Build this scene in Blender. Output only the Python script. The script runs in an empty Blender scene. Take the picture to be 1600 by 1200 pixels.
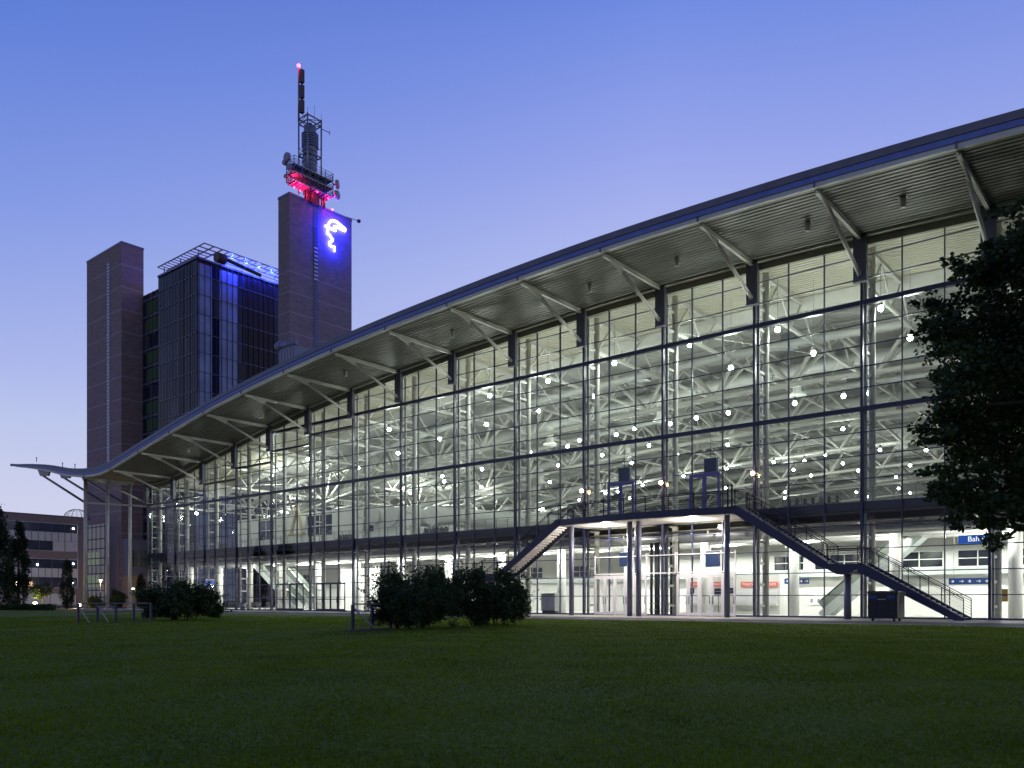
import bpy, math, random
import numpy as np
from mathutils import Vector, Matrix
random.seed(7); rng = np.random.default_rng(11)
SC = bpy.context.scene; COL = SC.collection

# ------------------------------------------------------------------ camera geometry
B = 7.5                                   # facade bay, metres
F_PX, CX, HY, CAM_H = 1303., 800., 938., 1.2
D = 7.675*B                               # camera distance from the glass facade (plane y = 0)
TH = math.atan(1560/F_PX); ST, CT = math.sin(TH), math.cos(TH)
N0 = 24.55 - 7.675*1560/F_PX
def Xn(n): return B*(n-N0)                # x of facade post n
def ray(px, py): a=(px-CX)/F_PX; b=(HY-py)/F_PX; return (-CT+a*ST, ST+a*CT, b)
def onY(px, py, y): v=ray(px,py); t=(y+D)/v[1]; return Vector((v[0]*t, y, CAM_H+v[2]*t))
def onX(px, py, x): v=ray(px,py); t=x/v[0]; return Vector((x, v[1]*t-D, CAM_H+v[2]*t))
def onZ(px, py, z): v=ray(px,py); t=(z-CAM_H)/v[2]; return Vector((v[0]*t, v[1]*t-D, z))
def atD(px, py, d): v=ray(px,py); return Vector((v[0]*d, v[1]*d-D, CAM_H+v[2]*d))

cam = bpy.data.cameras.new("camera"); cam_o = bpy.data.objects.new("camera", cam); COL.objects.link(cam_o)
cam_o.location = (0, -D, CAM_H); cam_o.rotation_euler = (math.radians(90), 0, math.pi/2-TH)
cam.sensor_width = 36; cam.lens = F_PX/1600*36; cam.shift_y = 338/1600; cam.clip_end = 6000; cam.clip_start = .1
SC.camera = cam_o

# ------------------------------------------------------------------ world: dusk sky after sunset
def s2l(c): return tuple((v/255/12.92 if v/255 <= .04045 else ((v/255+.055)/1.055)**2.4) for v in c)
W = bpy.data.worlds.new("World"); SC.world = W; W.use_nodes = True
nt = W.node_tree; nt.nodes.clear()
out = nt.nodes.new('ShaderNodeOutputWorld'); bg = nt.nodes.new('ShaderNodeBackground'); nt.links.new(bg.outputs[0], out.inputs[0])
tc = nt.nodes.new('ShaderNodeTexCoord'); sep = nt.nodes.new('ShaderNodeSeparateXYZ'); nt.links.new(tc.outputs['Generated'], sep.inputs[0])
def ramp(tree, stops, interp='LINEAR'):
    r = tree.nodes.new('ShaderNodeValToRGB'); r.color_ramp.interpolation = interp
    e = r.color_ramp.elements
    while len(e) < len(stops): e.new(.5)
    for el, (p, c) in zip(e, stops): el.position = p; el.color = (*c, 1)
    return r
SKY_L = [(0,(212,212,234)),(.10,(206,209,236)),(.186,(187,198,236)),(.235,(172,184,236)),(.382,(130,153,228)),(.517,(92,126,215)),(.72,(52,80,170)),(1,(22,34,90))]
SKY_R = [(0,(214,212,234)),(.10,(211,212,240)),(.20,(205,209,243)),(.35,(185,194,241)),(.465,(153,167,236)),(.58,(112,140,226)),(.72,(66,94,182)),(1,(26,38,96))]
rl = ramp(nt, [(p, s2l(c)) for p, c in SKY_L]); rr = ramp(nt, [(p, s2l(c)) for p, c in SKY_R])
nt.links.new(sep.outputs['Z'], rl.inputs[0]); nt.links.new(sep.outputs['Z'], rr.inputs[0])
dot = nt.nodes.new('ShaderNodeVectorMath'); dot.operation = 'DOT_PRODUCT'; dot.inputs[1].default_value = (ST, CT, 0)
nt.links.new(tc.outputs['Generated'], dot.inputs[0])
mr = nt.nodes.new('ShaderNodeMapRange'); mr.inputs[1].default_value = -.5; mr.inputs[2].default_value = .5
rf = ramp(nt, [(0,(0,0,0)),(.65,(1,1,1)),(1,(.7,.7,.7))])
nt.links.new(dot.outputs['Value'], mr.inputs[0])
mx = nt.nodes.new('ShaderNodeMix'); mx.data_type = 'RGBA'
nt.links.new(mr.outputs[0], rf.inputs[0]); nt.links.new(rf.outputs[0], mx.inputs['Factor']); nt.links.new(rl.outputs[0], mx.inputs['A']); nt.links.new(rr.outputs[0], mx.inputs['B'])
fd = nt.nodes.new('ShaderNodeVectorMath'); fd.operation = 'DOT_PRODUCT'; fd.inputs[1].default_value = (-CT, ST, 0); nt.links.new(tc.outputs['Generated'], fd.inputs[0])
fm = nt.nodes.new('ShaderNodeMapRange'); fm.inputs[1].default_value = -.5; fm.inputs[2].default_value = .35; fm.inputs[3].default_value = .62; fm.inputs[4].default_value = 1.0; nt.links.new(fd.outputs['Value'], fm.inputs[0])
nt.links.new(mx.outputs['Result'], bg.inputs[0]); nt.links.new(fm.outputs[0], bg.inputs[1])

SC.view_settings.view_transform = 'Standard'; SC.view_settings.look = 'None'
SC.view_settings.exposure = 0; SC.view_settings.gamma = 1
SC.render.engine = 'CYCLES'
cy = SC.cycles; cy.use_denoising = True; cy.max_bounces = 8; cy.diffuse_bounces = 4; cy.glossy_bounces = 4
cy.transparent_max_bounces = 24; cy.transmission_bounces = 4; cy.caustics_reflective = False; cy.caustics_refractive = False
cy.sample_clamp_indirect = 6; cy.use_light_tree = True

# ------------------------------------------------------------------ materials
MATS = {}
def mat(name, col, rough=.6, metal=0., var=.0, scale=3., bump=0., bscale=40., spec=.5):
    m = bpy.data.materials.new(name); m.use_nodes = True; t = m.node_tree; b = t.nodes['Principled BSDF']
    b.inputs['Base Color'].default_value = (*col, 1); b.inputs['Roughness'].default_value = rough; b.inputs['Metallic'].default_value = metal
    b.inputs['Specular IOR Level'].default_value = spec
    if var or bump:
        co = t.nodes.new('ShaderNodeTexCoord')
    if var:
        n = t.nodes.new('ShaderNodeTexNoise'); n.inputs['Scale'].default_value = scale; n.inputs['Detail'].default_value = 6
        t.links.new(co.outputs['Object'], n.inputs['Vector'])
        r = ramp(t, [(.3, tuple(c*(1-var) for c in col)), (.7, tuple(min(1, c*(1+var)) for c in col))])
        t.links.new(n.outputs['Fac'], r.inputs[0]); t.links.new(r.outputs[0], b.inputs['Base Color'])
        mr_ = t.nodes.new('ShaderNodeMapRange'); mr_.inputs[3].default_value = max(0, rough-.12); mr_.inputs[4].default_value = min(1, rough+.12)
        t.links.new(n.outputs['Fac'], mr_.inputs[0]); t.links.new(mr_.outputs[0], b.inputs['Roughness'])
    if bump:
        n2 = t.nodes.new('ShaderNodeTexNoise'); n2.inputs['Scale'].default_value = bscale; n2.inputs['Detail'].default_value = 4
        t.links.new(co.outputs['Object'], n2.inputs['Vector'])
        bp = t.nodes.new('ShaderNodeBump'); bp.inputs['Strength'].default_value = bump; bp.inputs['Distance'].default_value = .02
        t.links.new(n2.outputs['Fac'], bp.inputs['Height']); t.links.new(bp.outputs[0], b.inputs['Normal'])
    MATS[name] = m; return m
def emit(name, col, s):
    m = bpy.data.materials.new(name); m.use_nodes = True; t = m.node_tree; t.nodes.clear()
    o = t.nodes.new('ShaderNodeOutputMaterial'); e = t.nodes.new('ShaderNodeEmission'); e.inputs[0].default_value = (*col, 1); e.inputs[1].default_value = s
    t.links.new(e.outputs[0], o.inputs[0]); MATS[name] = m; return m
def glass(name, tint, refl=.9, base_refl=0.0):
    m = bpy.data.materials.new(name); m.use_nodes = True; t = m.node_tree; t.nodes.clear()
    o = t.nodes.new('ShaderNodeOutputMaterial'); tr = t.nodes.new('ShaderNodeBsdfTransparent'); tr.inputs[0].default_value = (*tint, 1)
    gl = t.nodes.new('ShaderNodeBsdfGlossy'); gl.inputs['Roughness'].default_value = .01; gl.inputs[0].default_value = (refl, refl, refl, 1)
    fr = t.nodes.new('ShaderNodeFresnel'); fr.inputs[0].default_value = 1.33
    mx = t.nodes.new('ShaderNodeMixShader'); t.links.new(fr.outputs[0], mx.inputs[0]); t.links.new(tr.outputs[0], mx.inputs[1]); t.links.new(gl.outputs[0], mx.inputs[2])
    t.links.new(mx.outputs[0], o.inputs[0]); MATS[name] = m; return m
def leafmat(name, c0, c1, tl_=.25):
    m = bpy.data.materials.new(name); m.use_nodes = True; t = m.node_tree; b = t.nodes['Principled BSDF']
    g = t.nodes.new('ShaderNodeNewGeometry'); r = ramp(t, [(0, c0), (1, c1)]); t.links.new(g.outputs['Random Per Island'], r.inputs[0])
    t.links.new(r.outputs[0], b.inputs['Base Color']); b.inputs['Roughness'].default_value = .55; b.inputs['Specular IOR Level'].default_value = .3
    tl = t.nodes.new('ShaderNodeBsdfTranslucent'); t.links.new(r.outputs[0], tl.inputs[0]); ms = t.nodes.new('ShaderNodeMixShader'); ms.inputs[0].default_value = tl_; b.inputs['Specular IOR Level'].default_value = .3 if tl_ < .4 else .08
    t.links.new(b.outputs[0], ms.inputs[1]); t.links.new(tl.outputs[0], ms.inputs[2]); t.links.new(ms.outputs[0], t.nodes['Material Output'].inputs[0])
    MATS[name] = m; return m

mat('deck', (.185,.18,.158), .5, 0, .08, .6); mat('truss_grey', (.50,.495,.455), .5, 0, .06, 2); mat('deck_rear', (.42,.42,.395), .6, 0, .08, .6); mat('deck_inner_lit', (.60,.575,.48), .5, 0, .06, .6); mat('steel_white', (.74,.74,.70), .4, 0, .06, 2); mat('steel_cream', (.66,.65,.59), .45, 0, .06, 2)  # same roof cladding: overhang's shade and indoor light are put into the deck colours
mat('steel_blue', (.021,.0225,.066), .4, 0, .12, 3); mat('bar_blue', (.05,.054,.115), .4, 0, .1, 3); mat('door_blue_lit', (.11,.115,.33), .4, 0, .1, 3); mat('casing', (.15,.155,.21), .4, .2, .10, 3); mat('olive', (.27,.26,.20), .5, 0, .1, 2)  # balcony door blue is brightened: the wall lamps' light is put into its colour
mat('fascia_dark', (.20,.19,.19), .55, 0, .12, 1.2, spec=.3); mat('fascia_blue', (.17,.22,.52), .5, 0, .10, 1.2, spec=.3); mat('roof_top', (.3,.31,.34), .6, 0, .1, 1)
mat('white_wall', (.62,.635,.605), .6, 0, .03, .5); mat('concrete', (.42,.41,.39), .7, 0, .12, 1.5, .2, 30); mat('floor_tile', (.58,.58,.56), .3, 0, .08, .8)
mat('ceil_dark', (.12,.115,.10), .7, 0, .15, 1); mat('duct', (.44,.45,.43), .5, 0, .08, 1.5); mat('dark_metal', (.03,.032,.045), .5, 0, .15, 4, spec=.3)
mat('grey_metal', (.30,.31,.32), .4, .5, .1, 3); mat('black', (.012,.012,.016), .45, 0, .2, 5); mat('navy', (.025,.05,.14), .35, 0, .1, 4)
mat('dark_glass', (.012,.016,.025), .06, 0, spec=.9); mat('blueglass', (.02,.03,.07), .08, 0, spec=.9)
mat('red', (.55,.12,.10), .5, 0, .05, 4); mat('blue_sign', (.015,.05,.20), .4, 0, .05, 4); mat('orange', (.50,.30,.06), .5, 0, .1, 4); mat('white_paint', (.82,.82,.82), .5)
mat('bark', (.06,.045,.035), .9, 0, .3, 6, .6, 20); mat('seat_dark', (.03,.03,.035), .5, 0, .1, 5); mat('peach', (.42,.33,.25), .8, 0, .08, 2)
mat('panel_grey', (.70,.70,.73), .5, 0, .06, 1); mat('box_grey', (.22,.23,.30), .5, 0, .06, 1); mat('bldg_brown', (.28,.235,.235), .75, 0, .12, 2, .2, 8)
mat('tower_strip', (.07,.11,.23), .25, .1, .1, 2); mat('dish', (.35,.30,.38), .6, 0, .1, 2); mat('antenna_brown', (.09,.06,.06), .6, 0, .1, 2)
mat('drum', (.22,.25,.33), .45, .2, .1, 2); mat('wood', (.38,.33,.22), .6, 0, .15, 4); mat('green_panel', (.16,.19,.16), .5, 0, .06, 2); mat('escalator_skin', (.45,.50,.48), .35, .2, .05, 2)
glass('glass', (.92,.96,.94)); glass('glass_thin', (.94,.98,.96))
emit('lamp_cool', (.90,1,.95), 70); emit('lamp_white', (1,.95,.86), 30); emit('lamp_warm', (1,.72,.42), 40); emit('lamp_red', (1,.03,.10), 25)
emit('neon', (.80,.88,1), 4); emit('neon_blue', (.02,.04,1), 4); emit('lit_window', (.75,.95,.78), .45); emit('lit_warm', (1,.62,.25), 1.2); emit('green_glow', (.22,.40,.36), .035)
emit('blue_glow', (.15,.35,.9), .5)
leafmat('leaf_big', (.018,.036,.010), (.062,.105,.030)); leafmat('leaf_bush', (.018,.038,.014), (.062,.115,.036)); leafmat('leaf_conifer', (.012,.028,.012), (.035,.06,.025)); leafmat('leaf_light', (.05,.085,.015), (.12,.15,.03))
gm = leafmat('grass_blade', (.088,.145,.005), (.165,.245,.012), .6)
gt = gm.node_tree; gco = gt.nodes.new('ShaderNodeTexCoord'); gn = gt.nodes.new('ShaderNodeTexNoise'); gn.inputs['Scale'].default_value = .55; gn.inputs['Detail'].default_value = 7; gn.inputs['Roughness'].default_value = .65
gr = ramp(gt, [(.30, (.62,.66,.7)), (.5, (1,1,1)), (.70, (1.35,1.22,1.05))]); gt.links.new(gco.outputs['Object'], gn.inputs['Vector']); gt.links.new(gn.outputs['Fac'], gr.inputs[0])
gx_ = gt.nodes.new('ShaderNodeMix'); gx_.data_type = 'RGBA'; gx_.blend_type = 'MULTIPLY'; gx_.inputs['Factor'].default_value = 1
gsrc = gt.nodes['Principled BSDF'].inputs['Base Color'].links[0].from_socket; gt.links.new(gsrc, gx_.inputs['A']); gt.links.new(gr.outputs[0], gx_.inputs['B'])
gt.links.new(gx_.outputs['Result'], gt.nodes['Principled BSDF'].inputs['Base Color'])
for gnode in gt.nodes:
    if gnode.type == 'BSDF_TRANSLUCENT': gt.links.new(gx_.outputs['Result'], gnode.inputs[0])

def z_bands(name, col, colband, z0, step, width, zmax):
    """brick with paler string courses every few metres"""
    m = mat(name, col, .85, 0, .10, .7, .3, 6); t = m.node_tree; b = t.nodes['Principled BSDF']
    src = b.inputs['Base Color'].links[0].from_socket
    g = t.nodes.new('ShaderNodeNewGeometry'); s = t.nodes.new('ShaderNodeSeparateXYZ'); t.links.new(g.outputs['Position'], s.inputs[0])
    a = t.nodes.new('ShaderNodeMath'); a.operation = 'SUBTRACT'; a.inputs[1].default_value = z0; t.links.new(s.outputs['Z'], a.inputs[0])
    md = t.nodes.new('ShaderNodeMath'); md.operation = 'FLOORED_MODULO'; md.inputs[1].default_value = step; t.links.new(a.outputs[0], md.inputs[0])
    lt = t.nodes.new('ShaderNodeMath'); lt.operation = 'LESS_THAN'; lt.inputs[1].default_value = width; t.links.new(md.outputs[0], lt.inputs[0])
    lim = t.nodes.new('ShaderNodeMath'); lim.operation = 'LESS_THAN'; lim.inputs[1].default_value = zmax; t.links.new(s.outputs['Z'], lim.inputs[0])
    both = t.nodes.new('ShaderNodeMath'); both.operation = 'MULTIPLY'; t.links.new(lt.outputs[0], both.inputs[0]); t.links.new(lim.outputs[0], both.inputs[1]); lt = both
    br = t.nodes.new('ShaderNodeTexBrick'); br.inputs['Scale'].default_value = 1; br.inputs['Brick Width'].default_value = .9; br.inputs['Row Height'].default_value = .3
    br.inputs['Color1'].default_value = (.8,.8,.8,1); br.inputs['Color2'].default_value = (1.15,1.1,1.1,1); br.inputs['Mortar'].default_value = (.9,.9,.9,1); br.inputs['Mortar Size'].default_value = .03
    cmb = t.nodes.new('ShaderNodeCombineXYZ'); ad = t.nodes.new('ShaderNodeMath'); t.links.new(s.outputs['X'], ad.inputs[0]); t.links.new(s.outputs['Y'], ad.inputs[1])
    t.links.new(ad.outputs[0], cmb.inputs[0]); t.links.new(s.outputs['Z'], cmb.inputs[1]); t.links.new(cmb.outputs[0], br.inputs['Vector'])
    mu = t.nodes.new('ShaderNodeMix'); mu.data_type = 'RGBA'; mu.blend_type = 'MULTIPLY'; mu.inputs['Factor'].default_value = .8
    t.links.new(src, mu.inputs['A']); t.links.new(br.outputs['Color'], mu.inputs['B'])
    mx = t.nodes.new('ShaderNodeMix'); mx.data_type = 'RGBA'; mx.inputs['B'].default_value = (*colband, 1)
    t.links.new(lt.outputs[0], mx.inputs['Factor']); t.links.new(mu.outputs['Result'], mx.inputs['A']); t.links.new(mx.outputs['Result'], b.inputs['Base Color'])
    return m
z_bands('brick_a', (.29,.215,.205), (.37,.32,.32), 75.3-4.95*12, 4.95, .3, 77)
z_bands('brick_b', (.26,.20,.21), (.33,.285,.31), 60.4-3.67*14, 3.67, .24, 61.5)

def curtain(name):
    """office curtain wall: every panel its own glass tone"""
    m = bpy.data.materials.new(name); m.use_nodes = True; t = m.node_tree; b = t.nodes['Principled BSDF']
    g = t.nodes.new('ShaderNodeNewGeometry'); s = t.nodes.new('ShaderNodeSeparateXYZ'); t.links.new(g.outputs['Position'], s.inputs[0])
    ad = t.nodes.new('ShaderNodeMath'); t.links.new(s.outputs['X'], ad.inputs[0]); t.links.new(s.outputs['Y'], ad.inputs[1])
    def fl(sock, step):
        d = t.nodes.new('ShaderNodeMath'); d.operation = 'DIVIDE'; d.inputs[1].default_value = step; t.links.new(sock, d.inputs[0])
        f = t.nodes.new('ShaderNodeMath'); f.operation = 'FLOOR'; t.links.new(d.outputs[0], f.inputs[0]); return f.outputs[0]
    c = t.nodes.new('ShaderNodeCombineXYZ'); t.links.new(fl(ad.outputs[0], 1.2), c.inputs[0]); t.links.new(fl(s.outputs['Z'], 3.75), c.inputs[1])
    w = t.nodes.new('ShaderNodeTexWhiteNoise'); w.noise_dimensions = '2D'; t.links.new(c.outputs[0], w.inputs['Vector'])
    r = ramp(t, [(0, (.008,.012,.022)), (.5, (.018,.026,.05)), (.8, (.05,.065,.10)), (1, (.09,.085,.08))]); t.links.new(w.outputs['Value'], r.inputs[0])
    t.links.new(r.outputs[0], b.inputs['Base Color']); b.inputs['Roughness'].default_value = .1; b.inputs['Specular IOR Level'].default_value = .22
    MATS[name] = m; return m
curtain('curtain')

# ------------------------------------------------------------------ mesh builder
class MB:
    def __init__(s): s.v = []; s.f = []; s.s = []
    def quad(s, a, b, c, d, sm=False):
        i = len(s.v); s.v += [tuple(a), tuple(b), tuple(c), tuple(d)]; s.f.append((i,i+1,i+2,i+3)); s.s.append(sm); return s
    def box(s, x0, x1, y0, y1, z0, z1):
        i = len(s.v); s.v += [(x,y,z) for z in (z0,z1) for y in (y0,y1) for x in (x0,x1)]
        for q in ((0,2,3,1),(4,5,7,6),(0,1,5,4),(1,3,7,5),(3,2,6,7),(2,0,4,6)): s.f.append(tuple(i+k for k in q)); s.s.append(False)
        return s
    def _frame(s, p, q):
        p, q = Vector(p), Vector(q); d = (q-p).normalized()
        u = Vector((0,0,1)) if abs(d.z) < .95 else Vector((1,0,0))
        r = d.cross(u).normalized(); return p, q, r, r.cross(d).normalized()
    def beam(s, p, q, w, h, w2=None, h2=None):
        """box from p to q, w across, h up"""
        p, q, r, u = s._frame(p, q); w2 = w2 or w; h2 = h2 or h; i = len(s.v)
        for c, a, b in ((p,w,h),(q,w2,h2)):
            for sx, sz in ((-1,-1),(1,-1),(1,1),(-1,1)): s.v.append(tuple(c+r*(sx*a/2)+u*(sz*b/2)))
        for k in ((0,1,2,3),(7,6,5,4),(0,4,5,1),(1,5,6,2),(2,6,7,3),(3,7,4,0)): s.f.append(tuple(i+j for j in k)); s.s.append(False)
        return s
    def tube(s, p, q, r, n=8, r2=None, caps=True):
        p, q, a, b = s._frame(p, q); r2 = r if r2 is None else r2; i = len(s.v)
        for c, R in ((p,r),(q,r2)):
            for k in range(n): t = 2*math.pi*k/n; s.v.append(tuple(c+a*(R*math.cos(t))+b*(R*math.sin(t))))
        for k in range(n): j = (k+1)%n; s.f.append((i+k,i+j,i+n+j,i+n+k)); s.s.append(True)
        if caps: s.f.append(tuple(i+k for k in range(n))[::-1]); s.s.append(False); s.f.append(tuple(i+n+k for k in range(n))); s.s.append(False)
        return s
    def path(s, pts, r, n=6):
        for a, b in zip(pts, pts[1:]): s.tube(a, b, r, n)
        return s
    def prism(s, poly, axis, a, b):
        """polygon (two coordinates) extruded along axis from a to b"""
        i = len(s.v); n = len(poly)
        for c in (a, b):
            for u, w in poly: s.v.append({'x':(c,u,w),'y':(u,c,w),'z':(u,w,c)}[axis])
        for k in range(n): j = (k+1)%n; s.f.append((i+k,i+j,i+n+j,i+n+k)); s.s.append(False)
        s.f.append(tuple(i+k for k in range(n))[::-1]); s.s.append(False); s.f.append(tuple(i+n+k for k in range(n))); s.s.append(False)
        return s
    def ball(s, c, r, nu=10, nv=6, sz=1.):
        i = len(s.v); c = Vector(c)
        for a in range(nv+1):
            t = math.pi*a/nv
            for k in range(nu): p = 2*math.pi*k/nu; s.v.append((c.x+r*math.sin(t)*math.cos(p), c.y+r*math.sin(t)*math.sin(p), c.z+r*sz*math.cos(t)))
        for a in range(nv):
            for k in range(nu): j = (k+1)%nu; s.f.append((i+a*nu+k,i+(a+1)*nu+k,i+(a+1)*nu+j,i+a*nu+j)); s.s.append(True)
        return s
    def lathe(s, prof, c, n=12):
        i = len(s.v); c = Vector(c)
        for r, z in prof:
            for k in range(n): t = 2*math.pi*k/n; s.v.append((c.x+r*math.cos(t), c.y+r*math.sin(t), c.z+z))
        for a in range(len(prof)-1):
            for k in range(n): j = (k+1)%n; s.f.append((i+a*n+k,i+a*n+j,i+(a+1)*n+j,i+(a+1)*n+k)); s.s.append(True)
        return s
    def build(s, name, m, parent=None, origin=None):
        """links the shapes as ONE mesh object; vertices are given in world space (or in the parent's space for prototypes)"""
        if origin is None: origin = ORG.get(parent.name, Vector()) if parent else Vector()
        origin = Vector(origin); me = bpy.data.meshes.new(name)
        me.from_pydata([(x-origin.x, y-origin.y, z-origin.z) for x, y, z in s.v], [], s.f)
        me.polygons.foreach_set('use_smooth', s.s); me.materials.append(MATS[m] if isinstance(m, str) else m)
        o = bpy.data.objects.new(name, me); COL.objects.link(o)
        if parent: o.parent = parent; o.location = origin-ORG.get(parent.name, Vector())
        else: o.location = origin
        ORG[o.name] = origin; return o
ORG = {}
def tag(o, label, cat, group=None, kind=None):
    if label: o['label'] = label
    if cat: o['category'] = cat
    if group: o['group'] = group
    if kind: o['kind'] = kind
    return o
def thing(name, loc, label, cat, group=None):
    o = bpy.data.objects.new(name, None); COL.objects.link(o); o.location = loc; o.empty_display_size = .5
    ORG[o.name] = Vector(loc); return tag(o, label, cat, group)
def struct(o): o['kind'] = 'structure'; return o
def copy_tree(o, parent=None):
    c = o.copy(); COL.objects.link(c)
    if parent: c.parent = parent
    for ch in list(o.children): copy_tree(ch, c)
    return c
def lamp(parent, loc, power, col, radius=.2, typ='POINT', spot=None, rot=None):
    l = bpy.data.lights.new('lamp_light', typ); l.energy = power; l.color = col
    if typ in ('POINT', 'SPOT'): l.shadow_soft_size = radius
    if typ == 'SPOT': l.spot_size = spot or 2.4; l.spot_blend = .6
    o = bpy.data.objects.new('lamp_light', l); COL.objects.link(o); o.location = Vector(loc)-ORG.get(parent.name, Vector()); o.parent = parent
    if rot: o.rotation_euler = rot
    return o
def text(body, name, m, parent, loc, size, rot=(math.pi/2,0,0), ext=.01):
    cu = bpy.data.curves.new(name, 'FONT'); cu.body = body; cu.size = size; cu.extrude = ext; cu.align_x = 'CENTER'; cu.align_y = 'CENTER'
    tmp = bpy.data.objects.new(name, cu); me = bpy.data.meshes.new_from_object(tmp); bpy.data.objects.remove(tmp); me.materials.clear(); me.materials.append(MATS[m]); o = bpy.data.objects.new(name, me); COL.objects.link(o); o.parent = parent
    o.location = Vector(loc)-ORG.get(parent.name, Vector()); o.rotation_euler = rot; return o
def leaves(name, pts, size, m, parent=None, origin=(0,0,0), droop=.3, aspect=.6, jitter=.35):
    n = len(pts); pts = np.asarray(pts, dtype=np.float64)-np.array(origin)
    nr = rng.normal(size=(n,3)); nr[:,2] = np.abs(nr[:,2])+droop; nr /= np.linalg.norm(nr, axis=1)[:,None]
    t = rng.normal(size=(n,3)); t -= (t*nr).sum(1)[:,None]*nr; t /= np.linalg.norm(t, axis=1)[:,None]; b = np.cross(nr, t)
    sz = (size*(1+jitter*rng.uniform(-1,1,n)))[:,None]
    v = np.empty((n,4,3)); v[:,0] = pts-t*sz*.5; v[:,1] = pts+b*sz*aspect*.5-nr*sz*.08; v[:,2] = pts+t*sz*.5-nr*sz*.05; v[:,3] = pts-b*sz*aspect*.5-nr*sz*.08
    me = bpy.data.meshes.new(name); me.vertices.add(4*n); me.vertices.foreach_set('co', v.reshape(-1)); me.loops.add(4*n); me.loops.foreach_set('vertex_index', np.arange(4*n))
    me.polygons.add(n); me.polygons.foreach_set('loop_start', np.arange(0,4*n,4)); me.update(calc_edges=True); me.materials.append(MATS[m])
    o = bpy.data.objects.new(name, me); COL.objects.link(o)
    if parent: o.parent = parent; o.location = Vector(origin)-ORG.get(parent.name, Vector())
    else: o.location = origin
    ORG[o.name] = Vector(origin); return o
def clump_pts(clumps, n, shell=.45):
    """n leaf positions spread through ellipsoidal clumps (cx,cy,cz,rx,ry,rz), denser towards each clump's skin"""
    c = np.array(clumps); w = (c[:,3]*c[:,4]*c[:,5])**(2/3); k = rng.choice(len(c), n, p=w/w.sum())
    d = rng.normal(size=(n,3)); d /= np.linalg.norm(d, axis=1)[:,None]; r = rng.uniform(shell, 1, n)**.6
    r *= 1+.12*rng.normal(size=n)
    return c[k,:3]+d*r[:,None]*c[k,3:]

# ------------------------------------------------------------------ roof profile
PROF = [(-150,24.0),(-140.5,21.75),(-134,20.75),(-127.4,19.65),(-121.5,18.45),(-116,17.75),(-111,17.55),(-107.5,17.95),(-100.7,19.2),(-93.1,20.55),(-85.5,21.8),(-77.9,22.85),(-70.3,23.7),(-62.7,24.35),(-55.2,24.85),(-47.8,25.2),(-40.4,25.48),(-32.8,25.62),(-25.3,25.58),(-17.7,25.40),(-10.2,25.08),(0,24.45),(10,23.55),(22,22.2),(34,20.6)]
def zr(x):
    for i in range(1, len(PROF)-2):
        x1, y1 = PROF[i]; x2, y2 = PROF[i+1]
        if x <= x2 or i == len(PROF)-3:
            x0, y0 = PROF[i-1]; x3, y3 = PROF[i+2]; t = (x-x1)/(x2-x1)
            m1 = (y2-y0)/(x2-x0)*(x2-x1); m2 = (y3-y1)/(x3-x1)*(x2-x1)
            return (2*t**3-3*t*t+1)*y1+(t**3-2*t*t+t)*m1+(-2*t**3+3*t*t)*y2+(t**3-t*t)*m2
XL, XR, XG, YB, YF = -140.5, 21., -115.7, 110., -8.55
NB = 18                                   # last post, right of the frame

# ------------------------------------------------------------------ ground, lawn
def lawn_z(x, y): return .035+.03*math.sin(x*.21+1)*math.sin(y*.17)+.02*math.sin(x*.5+y*.37)
def mat_ground():
    m = mat('asphalt', (.075,.073,.072), .8, 0, .2, .35, .3, 25)
    m = mat('paving', (.36,.34,.32), .65, 0, .12, .5, .15, 20)
    m = mat('lawn', (.032,.062,.012), .95, 0, .0, 1, 1.0, 60); t = m.node_tree; b = t.nodes['Principled BSDF']; b.inputs['Specular IOR Level'].default_value = .3
    co = t.nodes.new('ShaderNodeTexCoord'); n1 = t.nodes.new('ShaderNodeTexNoise'); n1.inputs['Scale'].default_value = .35; n1.inputs['Detail'].default_value = 5
    n2 = t.nodes.new('ShaderNodeTexNoise'); n2.inputs['Scale'].default_value = 14; n2.inputs['Detail'].default_value = 6; n2.inputs['Roughness'].default_value = .75
    for n in (n1, n2): t.links.new(co.outputs['Object'], n.inputs['Vector'])
    r1 = ramp(t, [(.3, (.088,.150,.006)), (.55, (.110,.178,.009)), (.75, (.140,.192,.014))]); r2 = ramp(t, [(.25, (.35,.35,.35)), (.75, (1.5,1.5,1.4))])
    t.links.new(n1.outputs['Fac'], r1.inputs[0]); t.links.new(n2.outputs['Fac'], r2.inputs[0])
    mu = t.nodes.new('ShaderNodeMix'); mu.data_type = 'RGBA'; mu.blend_type = 'MULTIPLY'; mu.inputs['Factor'].default_value = 1
    t.links.new(r1.outputs[0], mu.inputs['A']); t.links.new(r2.outputs[0], mu.inputs['B']); t.links.new(mu.outputs['Result'], b.inputs['Base Color'])
mat_ground()
struct(MB().quad((-2500,-2500,-.008),(2500,-2500,-.008),(2500,2500,-.008),(-2500,2500,-.008)).build('ground', 'asphalt'))
struct(MB().quad((-118,-7.5,-.003),(30,-7.5,-.003),(30,.6,-.003),(-118,.6,-.003)).build('pavement', 'paving'))
struct(MB().box(-100,30,-15.7,-15.45,-.05,.06).build('kerb', 'concrete'))
mb = MB(); xs = list(np.arange(-170, 61, 2.)); ys = [-16.]+list(np.arange(-18, -131, -2.))
def edge(x): return .35*math.sin(x*.13)+.2*math.sin(x*.41)
idx = {}
for i, x in enumerate(xs):
    for j, y in enumerate(ys):
        idx[i,j] = len(mb.v); yy = y+(edge(x) if j == 0 else 0); mb.v.append((x, yy, lawn_z(x, yy)))
for i in range(len(xs)-1):
    for j in range(len(ys)-1): mb.f.append((idx[i,j],idx[i,j+1],idx[i+1,j+1],idx[i+1,j])); mb.s.append(True)
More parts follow.
